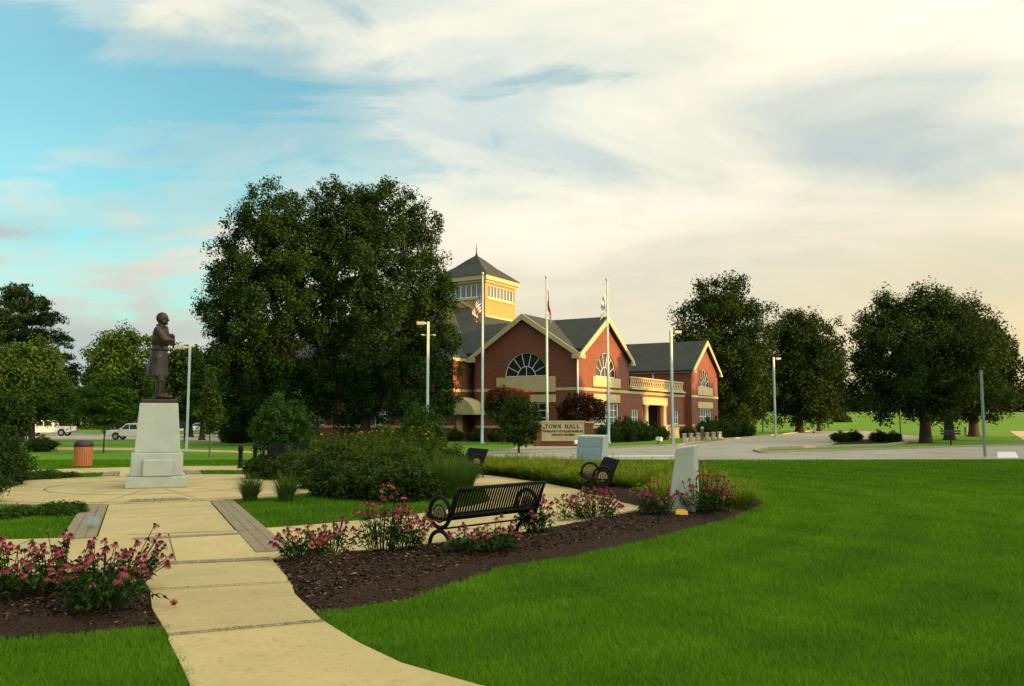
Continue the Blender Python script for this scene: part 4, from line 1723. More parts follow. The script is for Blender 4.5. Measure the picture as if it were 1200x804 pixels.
X = flagpole(565, 66, 13.15, 'leftmost tall silver flagpole flying the red and white striped flag')
limp_flag('national_flag', X, 66, 11.75, 1.5, 2.4, .80, [M['red'], M['flagw'], M['blue']], stars, 'limp red and white striped flag with a blue starred canton', -1, 2)
X = flagpole(641, 66.5, 12.95, 'middle flagpole flying the plain-looking red flag')


def tn(u, v):
    if u > .95: return 2
    if u > .92: return 1
    d = math.hypot((u - .48) * 1.67, v - .5)
    if d < .25:
        for a in (90, 210, 330):
            if math.hypot((u - .48) * 1.67 - .11 * math.cos(R(a)), v - .5 + .11 * math.sin(R(a))) < .07: return 1
        return 2
    if d < .28: return 1
    return 0


limp_flag('state_flag', X, 66.5, 12.1, 1.6, 3.0, .34, [M['red'], M['flagw'], M['blue']], tn, 'limp red flag hanging close to the middle flagpole', 1, 5)
X = flagpole(713, 67, 12.85, 'rightmost flagpole flying the white flag with a blue emblem')
limp_flag('town_flag', X, 67, 11.9, 1.5, 2.2, .55, [M['flagw'], M['skyblue']], lambda u, v: 1 if math.hypot((u - .5) * 1.5, v - .5) < .27 else 0, 'limp white flag with a blue emblem on the rightmost flagpole', -1, 9)


# ------------------------------------------------------------------ lamp posts
def lamp(px, py, h, side, lab, floods=False, w=.09, rz=0):
    x, y = G(px, py)
    t = empty('lamp_post', (x, y, 0), rz, lab, 'lamp post', 'grey lamp posts')
    mb = MB(); mb.box(-w, -w, .1, w, w, h); mb.box(-.15, -.15, 0, .15, .15, .1)
    mb.build('pole', M['pole'], t, bevel=.01)
    mb = MB(); mb.box(0, -.04, h - .16, side * .32, .04, h - .06); mb.build('arm', M['pole'], t)
    mb = MB(); mb.box(side * .25, -.17, h - .22, side * .85, .17, h - .02); hd = mb.build('lamp_head', M['lamphead'], t, bevel=.02)
    mb = MB(); mb.box(side * .32, -.13, h - .235, side * .8, .13, h - .222); mb.build('lens', M['flagw'], hd)
    if floods:
        for s in (-1, 1):
            mb = MB()
            mb.tube([(s * .08, 0, h - .95), (s * .35, 0, h - .98)], .025, 6)
            mb.lathe([(.06, -.05), (.15, .0), (.16, .05), (.12, .07)], 12, Matrix.Translation((s * .40, 0, h - .97)) @ Matrix.Rotation(R(15), 4, 'X'))
            mb.build('floodlight_head', M['lamphead'], t)
    return t


lamp(218.5, 529.5, 6.2, -1, 'lamp post behind the statue, in front of the dark trees', w=.065, rz=R(12))
lamp(500.5, 523, 8.8, -1, 'lamp post with twin round floodlights in front of the big dark trees', True, rz=R(15))
lamp(788.5, 520.5, 8.75, 1, 'lamp post with a single box head right in front of the brick town hall', rz=R(20))
lamp(909, 512.2, 8.6, 1, 'lamp post with a single box head beside the car park between the two round trees', rz=R(20))
x, y = G(1154.5, 535.5)
t = empty('sign_post', (x, y, 0), R(20), 'thin bare grey steel post on the lawn edge at the far right', 'post')
mb = MB(); mb.box(-.05, -.05, 0, .05, .05, 4.3); mb.build('post', M['greypole'], t)
mb = MB(); mb.box(-.055, -.055, 4.3, .055, .055, 4.34); mb.build('cap', M['greypole'], t)
x, y = G(894.5, 507)
t = empty('light_column', (x, y, 0), 0, 'short pale column standing on grass beside the far lamp post', 'post')
mb = MB(); mb.lathe([(.16, 0), (.15, 3.9)], 10); mb.build('column', M['pole'], t)
mb = MB(); mb.lathe([(.18, 3.9), (.18, 4.05), (.1, 4.15)], 10); mb.build('cap', M['pole'], t)

# things under the right-hand trees
x, y = G(1114.5, 522)
t = empty('directional_sign', (x, y, 0), 0, 'small dark sign on a single post under the right-hand trees', 'sign')
mb = MB(); mb.tube([(0, 0, 0), (0, 0, 1.0)], .05, 6); mb.build('post', M['black'], t)
mb = MB(); mb.box(-.72, -.03, .78, .72, .03, .92); mb.box(-.72, -.03, .98, .72, .03, 1.1); mb.build('board', M['blackmat'], t)
for k, (px, lab) in enumerate(((1133.5, 'left one of two dark utility boxes under the right-hand trees'), (1139, 'right one of two dark utility boxes under the right-hand trees'))):
    x, y = G(px, 510.5)
    t = empty('utility_box', (x, y, 0), 0, lab, 'box', 'utility boxes')
    mb = MB(); mb.box(-.22, -.22, 0, .22, .22, .95 + .1 * k); mb.build('cabinet', M['greypole' if k == 0 else 'blackmat'], t, bevel=.02)
    mb = MB(); mb.box(-.25, -.25, .95 + .1 * k, .25, .25, 1.0 + .1 * k); mb.build('lid', M['greypole'], t)
x, y = G(1055.5, 515)
t = empty('thin_post', (x, y, 0), 0, 'thin dark post behind the round shrubs of the mulch island', 'post')
mb = MB(); mb.tube([(0, 0, 0), (0, 0, 3.0)], .05, 6); mb.build('post', M['black'], t)
mb = MB(); mb.lathe([(.07, 3.0), (.05, 3.12)], 6); mb.build('cap', M['black'], t)
x, y = G(213, 517)
t = empty('notice_board', (x, y, 0), R(20), 'dark brown board on posts behind the pedestal beside the lamp post', 'sign')
mb = MB(); mb.box(-.9, -.04, 1.1, .35, .04, 1.75); mb.build('board', M['bark'], t)
for q in (-.5, .2):
    mb = MB(); mb.box(q - .06, .045, 0, q + .06, .13, 1.6); mb.build('post', M['bark'], t)


# ------------------------------------------------------------------ vehicles
def make_pickup():
    """x: forwards is -x; 5.6 m long"""
    t = empty('pickup_truck', (0, 0, 0))
    lo = [(-2.75, .45), (-2.8, .62), (-2.74, .95), (-2.6, 1.04), (-1.35, 1.12), (2.78, 1.10), (2.82, .5), (2.6, .42), (2.28, .42), (2.2, .66), (1.98, .82), (1.72, .82), (1.5, .66), (1.42, .40), (-1.22, .40), (-1.3, .66), (-1.52, .82), (-1.78, .82), (-2.0, .66), (-2.08, .42)]
    mb = MB()
    mb.prism([(p[0], -.93, p[1]) for p in lo], (0, 1.86, 0))
    body = mb.build('body', M['carwhite'], t, bevel=.05)
    cab = [(-1.35, 1.10), (-.62, 1.74), (-.40, 1.80), (.62, 1.80), (.78, 1.72), (.95, 1.10)]
    mb = MB()
    mb.prism([(p[0], -.80, p[1]) for p in cab], (0, 1.60, 0))
    mb.build('cab', M['carwhite'], t, bevel=.07)
    for s in (-1, 1):
        y = s * .802
        for q in ([(-1.08, 1.16), (-.56, 1.66), (-.22, 1.68), (-.22, 1.16)], [(-.12, 1.16), (-.12, 1.68), (.55, 1.68), (.74, 1.16)]):
            w = MB(); w.prism([(p[0], y, p[1]) for p in q], (0, s * .012, 0)); w.build('side_window', M['glass'], t)
        m = MB(); m.box(-1.12, s * .95, 1.12, -.98, s * 1.12, 1.30); m.build('mirror', M['carwhite'], t, bevel=.02)
    w = MB(); w.prism([(-1.30, -.70, 1.16), (-1.30, .70, 1.16), (-.66, .66, 1.72), (-.66, -.66, 1.72)], (-.02, 0, .012)); w.build('windscreen', M['glass'], t)
    b = MB(); b.box(1.05, -.80, 1.05, 2.70, .80, 1.108); b.build('bed', M['dark'], t)
    for s in (-1, 1):
        h = MB(); h.box(-2.84, s * .62 - .2, .78, -2.74, s * .62 + .2, .96); h.build('headlight', M['chrome'], t, bevel=.02)
        h = MB(); h.box(2.77, s * .8 - .1, .72, 2.85, s * .8 + .1, 1.0); h.build('tail_light', M['red'], t)
    g = MB(); g.box(-2.83, -.40, .68, -2.75, .40, .96); g.build('grille', M['blackmat'], t)
    g = MB(); g.box(-2.9, -.92, .44, -2.72, .92, .62); g.box(2.76, -.9, .44, 2.95, .9, .62); g.build('bumper', M['chrome'], t, bevel=.03)
    for xx in (-1.65, 1.85):
        for s in (-1, 1):
            mt = Matrix.Translation((xx, s * .80, .38)) @ Matrix.Rotation(PI / 2, 4, 'X')
            w = MB(); w.lathe([(.30, -.12), (.37, -.10), (.38, 0), (.37, .10), (.30, .12)], 20, mt)
            w = w.build('wheel', M['tyre'], t)
            r_ = MB(); r_.lathe([(.21, -.126), (.22, 0), (.21, .126)], 14, mt); r_.build('rim', M['chrome'], w)
    return t


PK = make_pickup()
x, y = G(56, 511)
PK.location = (x, y, .012)
PK.rotation_euler = (0, 0, R(4))
tag(PK, 'white pickup truck at the far left, partly behind the dark bushes', 'pickup truck', 'white vehicles on the far road')
x, y = G(157, 515.5)
dup(PK, (x, y, .012), R(-2), 'white pickup truck just left of the statue pedestal, facing left', None, .84)
x, y = G(206, 508.5)
dup(PK, (x, y, .012), R(186), 'white pickup truck parked right behind the pedestal and lamp post', None, .95)


def make_sedan():
    t = empty('parked_car', (0, 0, 0))
    lo = [(-2.2, .35), (-2.25, .55), (-2.15, .75), (-1.2, .92), (1.5, .95), (2.15, .92), (2.2, .5), (2.1, .35), (1.75, .35), (1.65, .58), (1.4, .68), (1.15, .58), (1.05, .3), (-1.0, .3), (-1.1, .58), (-1.35, .68), (-1.6, .58), (-1.7, .35)]
    mb = MB(); mb.prism([(p[0], -.86, p[1]) for p in lo], (0, 1.72, 0)); mb.build('body', M['carwhite'], t, bevel=.06)
    cab = [(-1.15, .90), (-.35, 1.40), (.0, 1.45), (.7, 1.42), (1.55, .94)]
    mb = MB(); mb.prism([(p[0], -.72, p[1]) for p in cab], (0, 1.44, 0)); mb.build('cabin', M['carwhite'], t, bevel=.08)
    for s in (-1, 1):
        w = MB(); w.prism([(p[0], s * .722, p[1]) for p in ((-.9, .96), (-.3, 1.34), (.62, 1.35), (1.3, .98))], (0, s * .012, 0)); w.build('side_window', M['glass'], t)
        h = MB(); h.box(-2.24, s * .6 - .16, .6, -2.12, s * .6 + .16, .74); h.build('headlight', M['chrome'], t, bevel=.02)
        for xx in (-1.35, 1.4):
            mt = Matrix.Translation((xx, s * .76, .32)) @ Matrix.Rotation(PI / 2, 4, 'X')
            w = MB(); w.lathe([(.26, -.1), (.31, -.09), (.32, 0), (.31, .09), (.26, .1)], 18, mt); w = w.build('wheel', M['tyre'], t)
            r_ = MB(); r_.lathe([(.18, -.106), (.19, 0), (.18, .106)], 12, mt); r_.build('rim', M['chrome'], w)
    w = MB(); w.prism([(-1.12, -.64, .95), (-1.12, .64, .95), (-.40, .6, 1.38), (-.40, -.6, 1.38)], (-.02, 0, .012)); w.build('windscreen', M['glass'], t)
    return t


CR = make_sedan()
x, y = G(234, 508)
CR.location = (x, y, .012)
tag(CR, 'low white car parked right of the lamp post, behind the sapling', 'car', 'white vehicles on the far road')


# ------------------------------------------------------------------ trees
tree('shade_tree', 'tall dark green shade tree left of a matching one, behind the shrub bed', 338, 64, [
    (318, 258, 40, 42, 0), (285, 300, 40, 48, 1), (348, 290, 42, 52, -1), (270, 355, 32, 50, 0), (325, 360, 62, 62, -1.5), (266, 415, 34, 46, 1), (300, 440, 58, 46, -1),
    (250, 455, 22, 34, 0), (360, 440, 45, 50, 1), (285, 480, 48, 24, 0), (335, 482, 40, 18, 0), (375, 350, 28, 60, 2), (374, 282, 24, 48, 1)],
    'leaf_big', tr=.42, nclump=1500, per=90, cr=.68, leaf=.215, surf=.42, seed=11, group='two big shade trees beside the town hall', rough=.28)
tree('shade_tree', 'broad dark shade tree nearest the brick front, its top catching some light', 428, 66, [
    (405, 255, 40, 40, 0), (452, 252, 40, 42, 0), (490, 288, 32, 42, 1), (425, 315, 55, 60, -1.5), (492, 345, 34, 42, -1), (440, 395, 68, 58, -1), (508, 395, 30, 42, 0),
    (522, 345, 14, 22, 0), (395, 455, 50, 40, 0), (470, 455, 52, 42, -1), (515, 445, 22, 34, 1)],
    'leaf_big', tr=.42, nclump=1500, per=90, cr=.68, leaf=.215, surf=.42, seed=12, group='two big shade trees beside the town hall', rough=.28)
tree('shade_tree', 'tall round dark tree rising behind the far gable of the town hall', 847, 118, [
    (845, 355, 33, 25, 0), (818, 385, 26, 33, 0), (872, 385, 26, 33, 0), (845, 420, 48, 40, 0), (884, 425, 18, 32, 1), (812, 440, 22, 36, 0), (850, 462, 46, 28, 0), (800, 395, 10, 18, 0), (888, 460, 18, 22, 0)],
    'leaf_right', tr=.7, nclump=800, per=84, cr=1.3, leaf=.36, seed=13, group='round trees right of the town hall', rough=.42)
tree('shade_tree', 'round dark tree just right of the far lamp post, trunk bare at its foot', 937, 124, [
    (940, 386, 28, 22, 0), (920, 408, 22, 28, 0), (962, 410, 24, 28, 0), (940, 445, 42, 34, 0), (972, 445, 19, 27, 0), (912, 452, 20, 28, 0), (945, 473, 44, 18, 0), (981, 462, 10, 14, 0)],
    'leaf_right', tr=.62, nclump=800, per=84, cr=1.3, leaf=.36, seed=14, group='round trees right of the town hall', rough=.42)
tree('small_tree', 'smaller tree with a thin trunk right behind the far lamp post tree', 960, 140, [
    (962, 470, 20, 14, 0), (950, 476, 16, 10, 0), (975, 478, 12, 10, 0)],
    'leaf_right', tr=.4, nclump=260, per=16, cr=1.0, leaf=.5, seed=15)
tree('small_tree', 'small low tree on the grass under the tall tree behind the far gable', 872, 122, [
    (875, 478, 16, 11, 0), (862, 484, 12, 8, 0), (888, 480, 12, 10, 0)],
    'leaf_right', tr=.25, nclump=220, per=16, cr=.8, leaf=.45, seed=16)
PK1 = tree('shade_tree', 'nearest and widest of the row of dark maples at the right, thick trunk showing', 1084, 70, [
    (1050, 378, 26, 28, 0), (1088, 364, 32, 22, 0), (1024, 392, 22, 26, 0), (1014, 422, 18, 18, 0), (1058, 425, 46, 38, -1), (1040, 462, 40, 20, 0), (1102, 408, 42, 44, -1), (1092, 466, 46, 22, 0), (1036, 356, 9, 10, 0)],
    'leaf_right', tr=.48, nclump=1000, per=84, cr=.85, leaf=.225, seed=17, group='row of dark trees at the right', flare=1.3, rough=.42)
PK2 = tree('shade_tree', 'second tree in the row of dark maples at the right, behind the widest one', 1112, 80, [
    (1128, 372, 24, 24, 0), (1140, 402, 28, 32, 0), (1130, 440, 40, 36, 0), (1120, 470, 42, 18, 0), (1100, 400, 30, 40, 0)],
    'leaf_right', tr=.45, nclump=640, per=76, cr=.85, leaf=.24, seed=18, group='row of dark trees at the right', rough=.42)
PK3 = tree('shade_tree', 'rearmost tree in the row of dark maples at the far right', 1141, 96, [
    (1160, 394, 18, 18, 0), (1164, 425, 24, 28, 0), (1184, 428, 10, 12, 0), (1150, 462, 34, 18, 0), (1178, 455, 16, 20, 0), (1142, 410, 20, 26, 0)],
    'leaf_right', tr=.55, nclump=520, per=54, cr=1.0, leaf=.36, seed=19, group='row of dark trees at the right', rough=.42)
# left side
tree('pine_tree', 'tall dark pine with layered boughs at the far left', 24, 72, [
    (24, 342, 16, 9, 0), (12, 352, 24, 10, 1), (42, 356, 22, 8, 0), (18, 372, 38, 11, 0), (54, 374, 20, 7, 0), (12, 394, 42, 12, 0), (58, 396, 20, 8, 0), (22, 418, 50, 12, 0), (66, 418, 17, 7, 0), (72, 402, 10, 5, 0), (78, 432, 14, 8, 0), (74, 446, 18, 9, 0),
    (10, 440, 40, 12, 0), (55, 442, 28, 8, 0), (28, 465, 50, 12, 0), (65, 470, 22, 8, 0)],
    'leaf_pine', tr=.35, nclump=1500, per=22, cr=.5, leaf=.42, seed=21, aspect=.22, th=13.0, rough=.35, surf=.3, flat=.5)
tree('broadleaf_tree', 'rounded green tree in front of the tall pine at the far left', 38, 56, [
    (14, 432, 30, 22, 0), (46, 420, 18, 22, 0), (62, 450, 17, 24, 0), (28, 462, 46, 28, 0), (60, 474, 22, 16, 0), (5, 470, 30, 26, 0)],
    'leaf_mid', tr=.22, nclump=560, per=64, cr=.7, leaf=.20, seed=22, rough=.3)
tree('broadleaf_tree', 'mid green tree standing just left of the statue, beyond the cars', 140, 112, [
    (142, 402, 22, 18, 0), (124, 422, 24, 22, 0), (160, 420, 22, 24, 0), (140, 448, 38, 26, 0), (112, 452, 14, 20, 0), (170, 455, 18, 24, 0), (140, 475, 36, 14, 0)],
    'leaf_mid', tr=.4, nclump=520, per=50, cr=1.1, leaf=.40, seed=23, rough=.3)
tree('broadleaf_tree', 'dark tree between the statue and the big shade trees, behind the lamp post', 222, 92, [
    (214, 425, 18, 18, 0), (228, 440, 20, 26, 0), (208, 455, 16, 24, 0), (225, 476, 26, 16, 0), (200, 478, 14, 12, 0)],
    'leaf_big', tr=.4, nclump=600, per=18, cr=.7, leaf=.42, seed=24)
tree('young_tree', 'small feathery light green tree behind the litter bin', 122.5, 49, [
    (120, 446, 13, 9, 0), (108, 460, 17, 8, 0), (136, 462, 18, 8, .4), (122, 474, 28, 8, 0), (104, 482, 13, 7, 0), (141, 483, 15, 7, 0), (122, 492, 20, 7, 0)],
    'leaf_light', tr=.05, nclump=520, per=14, cr=.28, leaf=.17, seed=25, surf=.2, flat=.45, rough=.35)
tree('sapling', 'slim young tree with a thin pale trunk right of the statue pedestal', 246.5, 43, [
    (246, 441, 6, 11, 0), (245, 460, 9, 14, 0), (250, 474, 11, 12, 0), (240, 484, 12, 9, 0), (252, 491, 12, 8, 0), (246, 500, 9, 6, 0)],
    'leaf_olive', bark='paleb', tr=.045, nclump=300, per=14, cr=.22, leaf=.15, seed=26, surf=.3, rough=.3, up=1.)
tree('small_tree', 'small tree with a dark trunk in the shade beyond the sapling', 237, 78, [
    (232, 470, 16, 12, 0), (246, 478, 16, 10, 0), (236, 485, 14, 8, 0)], 'leaf_big', tr=.28, nclump=260, per=16, cr=.5, leaf=.3, seed=27)
tree('small_tree', 'leafy dark small tree at the left frame edge above the dark shrubs', 8, 33, [
    (6, 478, 20, 12, 0), (24, 488, 14, 10, 0), (-4, 500, 22, 16, 0), (14, 506, 16, 12, 0), (-22, 480, 22, 20, 0)],
    'leaf_shrub', tr=.07, nclump=620, per=18, cr=.28, leaf=.15, seed=28)
# near the building
tree('small_tree', 'compact dark green small tree standing on the lawn in front of the sign', 608, 48, [
    (606, 474, 15, 9, 0), (594, 488, 13, 12, 0), (618, 486, 15, 11, .2), (604, 498, 16, 10, 0), (622, 502, 12, 9, 0), (595, 508, 14, 8, 0), (612, 512, 16, 7, 0)],
    'leaf_shrub', tr=.07, nclump=330, per=18, cr=.28, leaf=.16, seed=31)
tree('crape_myrtle', 'crape myrtle topped with red blossom in front of the brick gable', 596, 67, [
    (590, 468, 20, 12, 0), (606, 472, 16, 12, 0), (580, 480, 12, 10, 0), (598, 488, 20, 12, 0)],
    [M['leaf_shrub']], tr=.08, nclump=420, per=16, cr=.35, leaf=.2, seed=32)
cb = [(588, 462, 17, 7, -.3), (603, 464, 17, 7, -.3), (577, 472, 8, 6, -.3), (612, 468, 9, 6, -.3)]
_t = bpy.data.objects['crape_myrtle']
_b = []
for b in cb:
    q = at(b[0], b[1], 67)
    _b.append((q.x - _t.location.x, b[4], q.z, b[2] * .067, b[2] * .067, b[3] * .067))
crown_mesh('blossom', _b, M['leaf_crape'], 300, 14, .22, .16, 33, _t)
tree('purple_leaf_tree', 'dark purple-leaved small tree behind the right end of the sign', 679, 64, [
    (680, 469, 15, 8, 0), (665, 479, 12, 9, 0), (694, 477, 14, 10, 0), (681, 486, 20, 7, 0), (702, 484, 7, 7, 0), (658, 486, 6, 6, 0)],
    'leaf_purple', tr=.07, nclump=330, per=16, cr=.32, leaf=.19, seed=34)


# ------------------------------------------------------------------ shrubs
def make_shrub(name, seed, r, h, lm, nclump=420, per=16, leaf=.075, cr=.12, up=.5, aspect=.5, yellow=0, lumps=5, spiky=0, rough=.2):
    """dome of leaves about the origin"""
    rr = random.Random(seed)
    t = empty(name, (0, 0, 0))
    bl = [(0, 0, h * .50, r * .8, r * .8, h * .46)]
    for k in range(lumps):
        a = 2 * PI * k / lumps + rr.uniform(-.3, .3)
        q = rr.uniform(.35, .6) * r
        hh = h * rr.uniform(.36, .48)
        bl.append((q * math.cos(a), q * math.sin(a), hh * rr.uniform(.85, 1.15), r * .5, r * .5, hh))
    mb = MB()
    for k in range(6):
        a = rr.uniform(0, 2 * PI)
        q = rr.uniform(.2, .6) * r
        mb.tube([(0.03 * math.cos(a), .03 * math.sin(a), -.02), (q * .4 * math.cos(a), q * .4 * math.sin(a), h * .35), (q * math.cos(a), q * math.sin(a), h * .8)], [.022, .015, .006], 5)
    mb.build('stem', M['bark'], t)
    crown_mesh('foliage', bl, M[lm], nclump, per, cr, leaf, seed, t, .6, aspect, up, rough)
    if yellow:
        rng = np.random.default_rng(seed)
        n = yellow
        a, q = rng.random(n) * 2 * PI, r * .8 * np.sqrt(rng.random(n))
        C = np.stack([q * np.cos(a), q * np.sin(a), h * (1.0 - .25 * (q / r) ** 2) + .10 * rng.random(n)], 1)
        C = np.repeat(C, 4, 0) + rng.normal(size=(n * 4, 3)) * .014
        crown = leafquads(C, np.full(n * 4, .06), np.full(n * 4, .045), rng, 1.)
        npmesh('blossom', crown, 4, rng.random(n * 4), M['yflower'], t)
    return t


def make_grass(name, seed, r, h, lm, n=300, seedheads=0, w=.008):
    rng = np.random.default_rng(seed)
    t = empty(name, (0, 0, 0))
    a = rng.random(n) * 2 * PI
    q = r * .35 * np.sqrt(rng.random(n))
    x0, y0 = q * np.cos(a), q * np.sin(a)
    b = a + rng.normal(size=n) * .5
    H = h * (.55 + .55 * rng.random(n))
    out = r * (.25 + .85 * rng.random(n))
    side = np.stack([-np.sin(b), np.cos(b), np.zeros(n)], 1)
    def P(s):
        o = out * s ** 1.6
        z = H * (s * 1.25 - .42 * s ** 3 * (out / r))
        return np.stack([x0 + np.cos(b) * o, y0 + np.sin(b) * o, z], 1)
    ss = [0, .35, .7, 1.0]
    pts = [P(s) for s in ss]
    ws = [w, w * .9, w * .65, w * .12]
    Q = []
    for k in range(3):
        Q.append(np.stack([pts[k] - side * ws[k], pts[k] + side * ws[k], pts[k + 1] + side * ws[k + 1], pts[k + 1] - side * ws[k + 1]], 1))
    V = np.concatenate(Q, 0)
    tb = rng.random(n) * .55
    tint = np.concatenate([tb * .7, tb * .9, tb + .12])
    Vall = V
    if seedheads:
        m = seedheads
        k = rng.integers(0, n, m)
        C = pts[3][k] + np.array([0, 0, .06])
        C = np.repeat(C, 5, 0) + rng.normal(size=(m * 5, 3)) * np.array([.012, .012, .05])
        V = leafquads(C, np.full(m * 5, .07), np.full(m * 5, .02), rng, 0)
        Vall = np.concatenate([Vall, V])
        tint = np.concatenate([tint, .65 + .35 * rng.random(m * 5)])
    npmesh('blades', Vall, 4, tint, M[lm], t)
    return t


def scatter(protos, spots, label, cat, group, used, jit=.15, seed=1):
    rr = random.Random(seed)
    for k, (x, y, s) in enumerate(spots):
        j = rr.randrange(len(protos))
        p = protos[j]
        if j not in used:
            used.add(j)
            o = p
        else: o = copy_tree(p)
        o.location = (x, y, 0)
        o.rotation_euler = (0, 0, rr.uniform(0, 6.28))
        s *= rr.uniform(1 - jit, 1 + jit)
        o.scale = (s, s, s * rr.uniform(.93, 1.07))
        tag(o, label, cat, group)
    for j, p in enumerate(protos):
        if j not in used:
            for c in kids(p): bpy.data.objects.remove(c)
            bpy.data.objects.remove(p)


def pxspots(L): return [(*G(a, b), s) for a, b, s in L]


dk = [make_shrub('dark_shrub', 40 + k, .66, .86, 'leaf_shrub', 300, 26, .085, .13) for k in range(3)]
scatter(dk, pxspots([(308, 562, .95), (332, 563, .95), (352, 566, 1.0), (388, 582, .95), (415, 585, 1.0), (443, 587, 1.0), (470, 588, 1.0), (497, 587, .95), (430, 578, 1.0), (462, 579, 1.05), (372, 573, 1.0), (400, 572, 1.05)]),
        'dark rounded shrub in the front rank of the central shrub bed', 'shrub', 'dark shrubs in the central bed', set(), seed=2)
ol = [make_shrub('loose_shrub', 50 + k, .72, 1.0, 'leaf_olive', 460, 16, .085, .14, up=0, aspect=.3, rough=.35) for k in range(2)]
scatter(ol, pxspots([(345, 556, .95), (370, 556, 1.0), (420, 566, 1.0), (450, 565, 1.0), (480, 567, 1.0), (508, 572, .95), (395, 560, 1.0), (435, 556, 1.05), (470, 555, 1.05), (505, 560, 1.0)]),
        'loose olive green shrub in the middle rank of the central shrub bed', 'shrub', 'olive shrubs in the central bed', set(), seed=3)
yl = [make_shrub('yellow_daisy_bush', 60 + k, .68, 1.3, 'leaf_olive', 420, 16, .10, .16, up=.2, aspect=.35, yellow=5, rough=.35) for k in range(2)]
scatter(yl, pxspots([(388, 553, .95), (412, 552, 1.05), (437, 549, 1.12), (462, 550, 1.0), (488, 550, 1.0), (512, 552, 1.0), (450, 546, 1.1), (425, 547, 1.1), (530, 557, .85)]),
        'tall bush dotted with yellow blooms at the back of the central shrub bed', 'shrub', 'yellow flowering bushes', set(), .28, seed=4)
gt = [make_grass('grass_tuft', 70 + k, .60, .82, 'dgrass', 520, 0, .008) for k in range(2)]
scatter(gt, pxspots([(525, 584, 1.), (540, 578, 1.05), (547, 570, 1.), (532, 568, 1.05), (515, 579, .95)]),
        'tall green grass tuft at the right end of the central shrub bed', 'grass clump', 'green grass tufts', set(), seed=5)
sg_ = [make_grass('grass_tuft', 75 + k, .40, .58, 'dgrass', 320, 0, .009) for k in range(1)]
o = sg_[0]
o.location = (*G(293, 588), 0)
tag(o, 'left one of two spiky grass tufts where the path meets the plaza', 'grass clump', 'spiky grass tufts by the path')
dup(o, (*G(335, 588), 0), 2., 'right one of two spiky grass tufts where the path meets the plaza', None, 1.03)
# larger bushes
b1 = make_shrub('tall_bush', 80, 1.35, 2.75, 'leaf_mid', 700, 18, .14, .22, rough=.3, lumps=6)
b1.location = (at(331, 500, 37).x, 37, 0)
tag(b1, 'tall green bush showing above the left end of the central shrub bed', 'bush')
b2 = dup(b1, (at(494, 500, 38).x, 38, 0), 2.2, 'tall green bush at the foot of the lamp post with twin floodlights', None, (.85, .85, .86))
# left foreground dark bushes
b3 = make_shrub('dark_bush', 82, .95, 1.45, 'leaf_shrub', 900, 18, .085, .16, rough=.3, lumps=6)
b3.location = (*G(-8, 571), 0)
tag(b3, 'big dark bush at the left frame edge beside the plaza', 'bush')
b4 = dup(b3, (*G(-26, 590), 0), 1.3, 'dark bush cut by the left frame edge, nearer than its neighbour', None, .62)
b5 = dup(b3, (*G(49, 529), 0), 2.3, 'low round dark bush left of the litter bin', None, (.95, .95, .60))
b7 = dup(b3, (*G(279, 519), 0), .3, 'dark bush in the shade behind the black bollard', None, (1.3, 1.3, 1.2))
b8 = dup(b3, (*G(268, 518), 0), 3.3, 'dark bush in the shade right of the sapling', None, (1.0, 1.0, .9))
b9 = dup(b3, (*G(298, 518), 0), 5.3, 'dark bush in the shade left of the tall green bush', None, (1.5, 1.5, 1.0))
# by the building
hd = make_shrub('foundation_shrub', 84, 1.15, 1.75, 'leaf_shrub', 520, 16, .15, .22, lumps=6)
fs = [(1.0, -2.2, .95), (3.2, -2.4, 1.1), (5.3, -2.2, 1.15), (7.3, -2.4, 1.0), (9.4, -2.2, .9), (11.6, -2.4, .8), (13.2, -2.2, .7), (21.4, -1.8, .6), (23.3, -1.7, .55)]
for k, (a, b, s) in enumerate(fs):
    p = TW(a, b)
    o = hd if k == 0 else copy_tree(hd)
    o.location = (p.x, p.y, 0)
    o.rotation_euler = (0, 0, k * 1.3)
    o.scale = (s, s, s)
    tag(o, 'dark shrub against the sunlit brick front of the town hall', 'shrub', 'shrubs along the right-hand brick front')
for k, (a, b, s) in enumerate([(-1.8, b_, .58) for b_ in (1, 3, 5, 7, 9, 11.0)] + [(-1.2, b_, .75) for b_ in (15, 18, 21, 24, 27)]):
    p = TW(a, b)
    o = copy_tree(hd)
    o.location = (p.x, p.y, 0)
    o.rotation_euler = (0, 0, k * 2.1)
    o.scale = (s * 1.1, s * 1.1, s)
    tag(o, 'low dark shrub against the shaded brick front of the town hall', 'shrub', 'shrubs along the left-hand brick front')
for k, (px, py, s) in enumerate(((830, 512.5, 1.0), (842, 512.3, 1.05), (853, 512, 1.1), (864, 511.5, 1.1), (874, 511.3, .9))):
    o = dup(hd, (*G(px, py), 0), k * 1.7, 'dark hedge shrub right of the far gable, beyond the stone bollards', 'hedge shrubs beyond the stone bollards', s * 1.15)
    o['category'] = 'shrub'
for k, (px, py, s, lab) in enumerate(((985, 518, .6, 'leftmost dark mound of the mulch island in the car park'), (1000, 517.5, .66, 'dark mound second from the left on the mulch island'),
                                      (1030, 518, .66, 'round dark shrub third from the left on the mulch island'), (1047, 518.5, .62, 'rightmost dark shrub on the mulch island'))):
    o = dup(hd, (*G(px, py), 0), k * 1.1, lab, 'shrubs on the mulch island', (s * (1.35 if k < 2 else 1.0), s, s * .85))
    o['category'] = 'shrub'
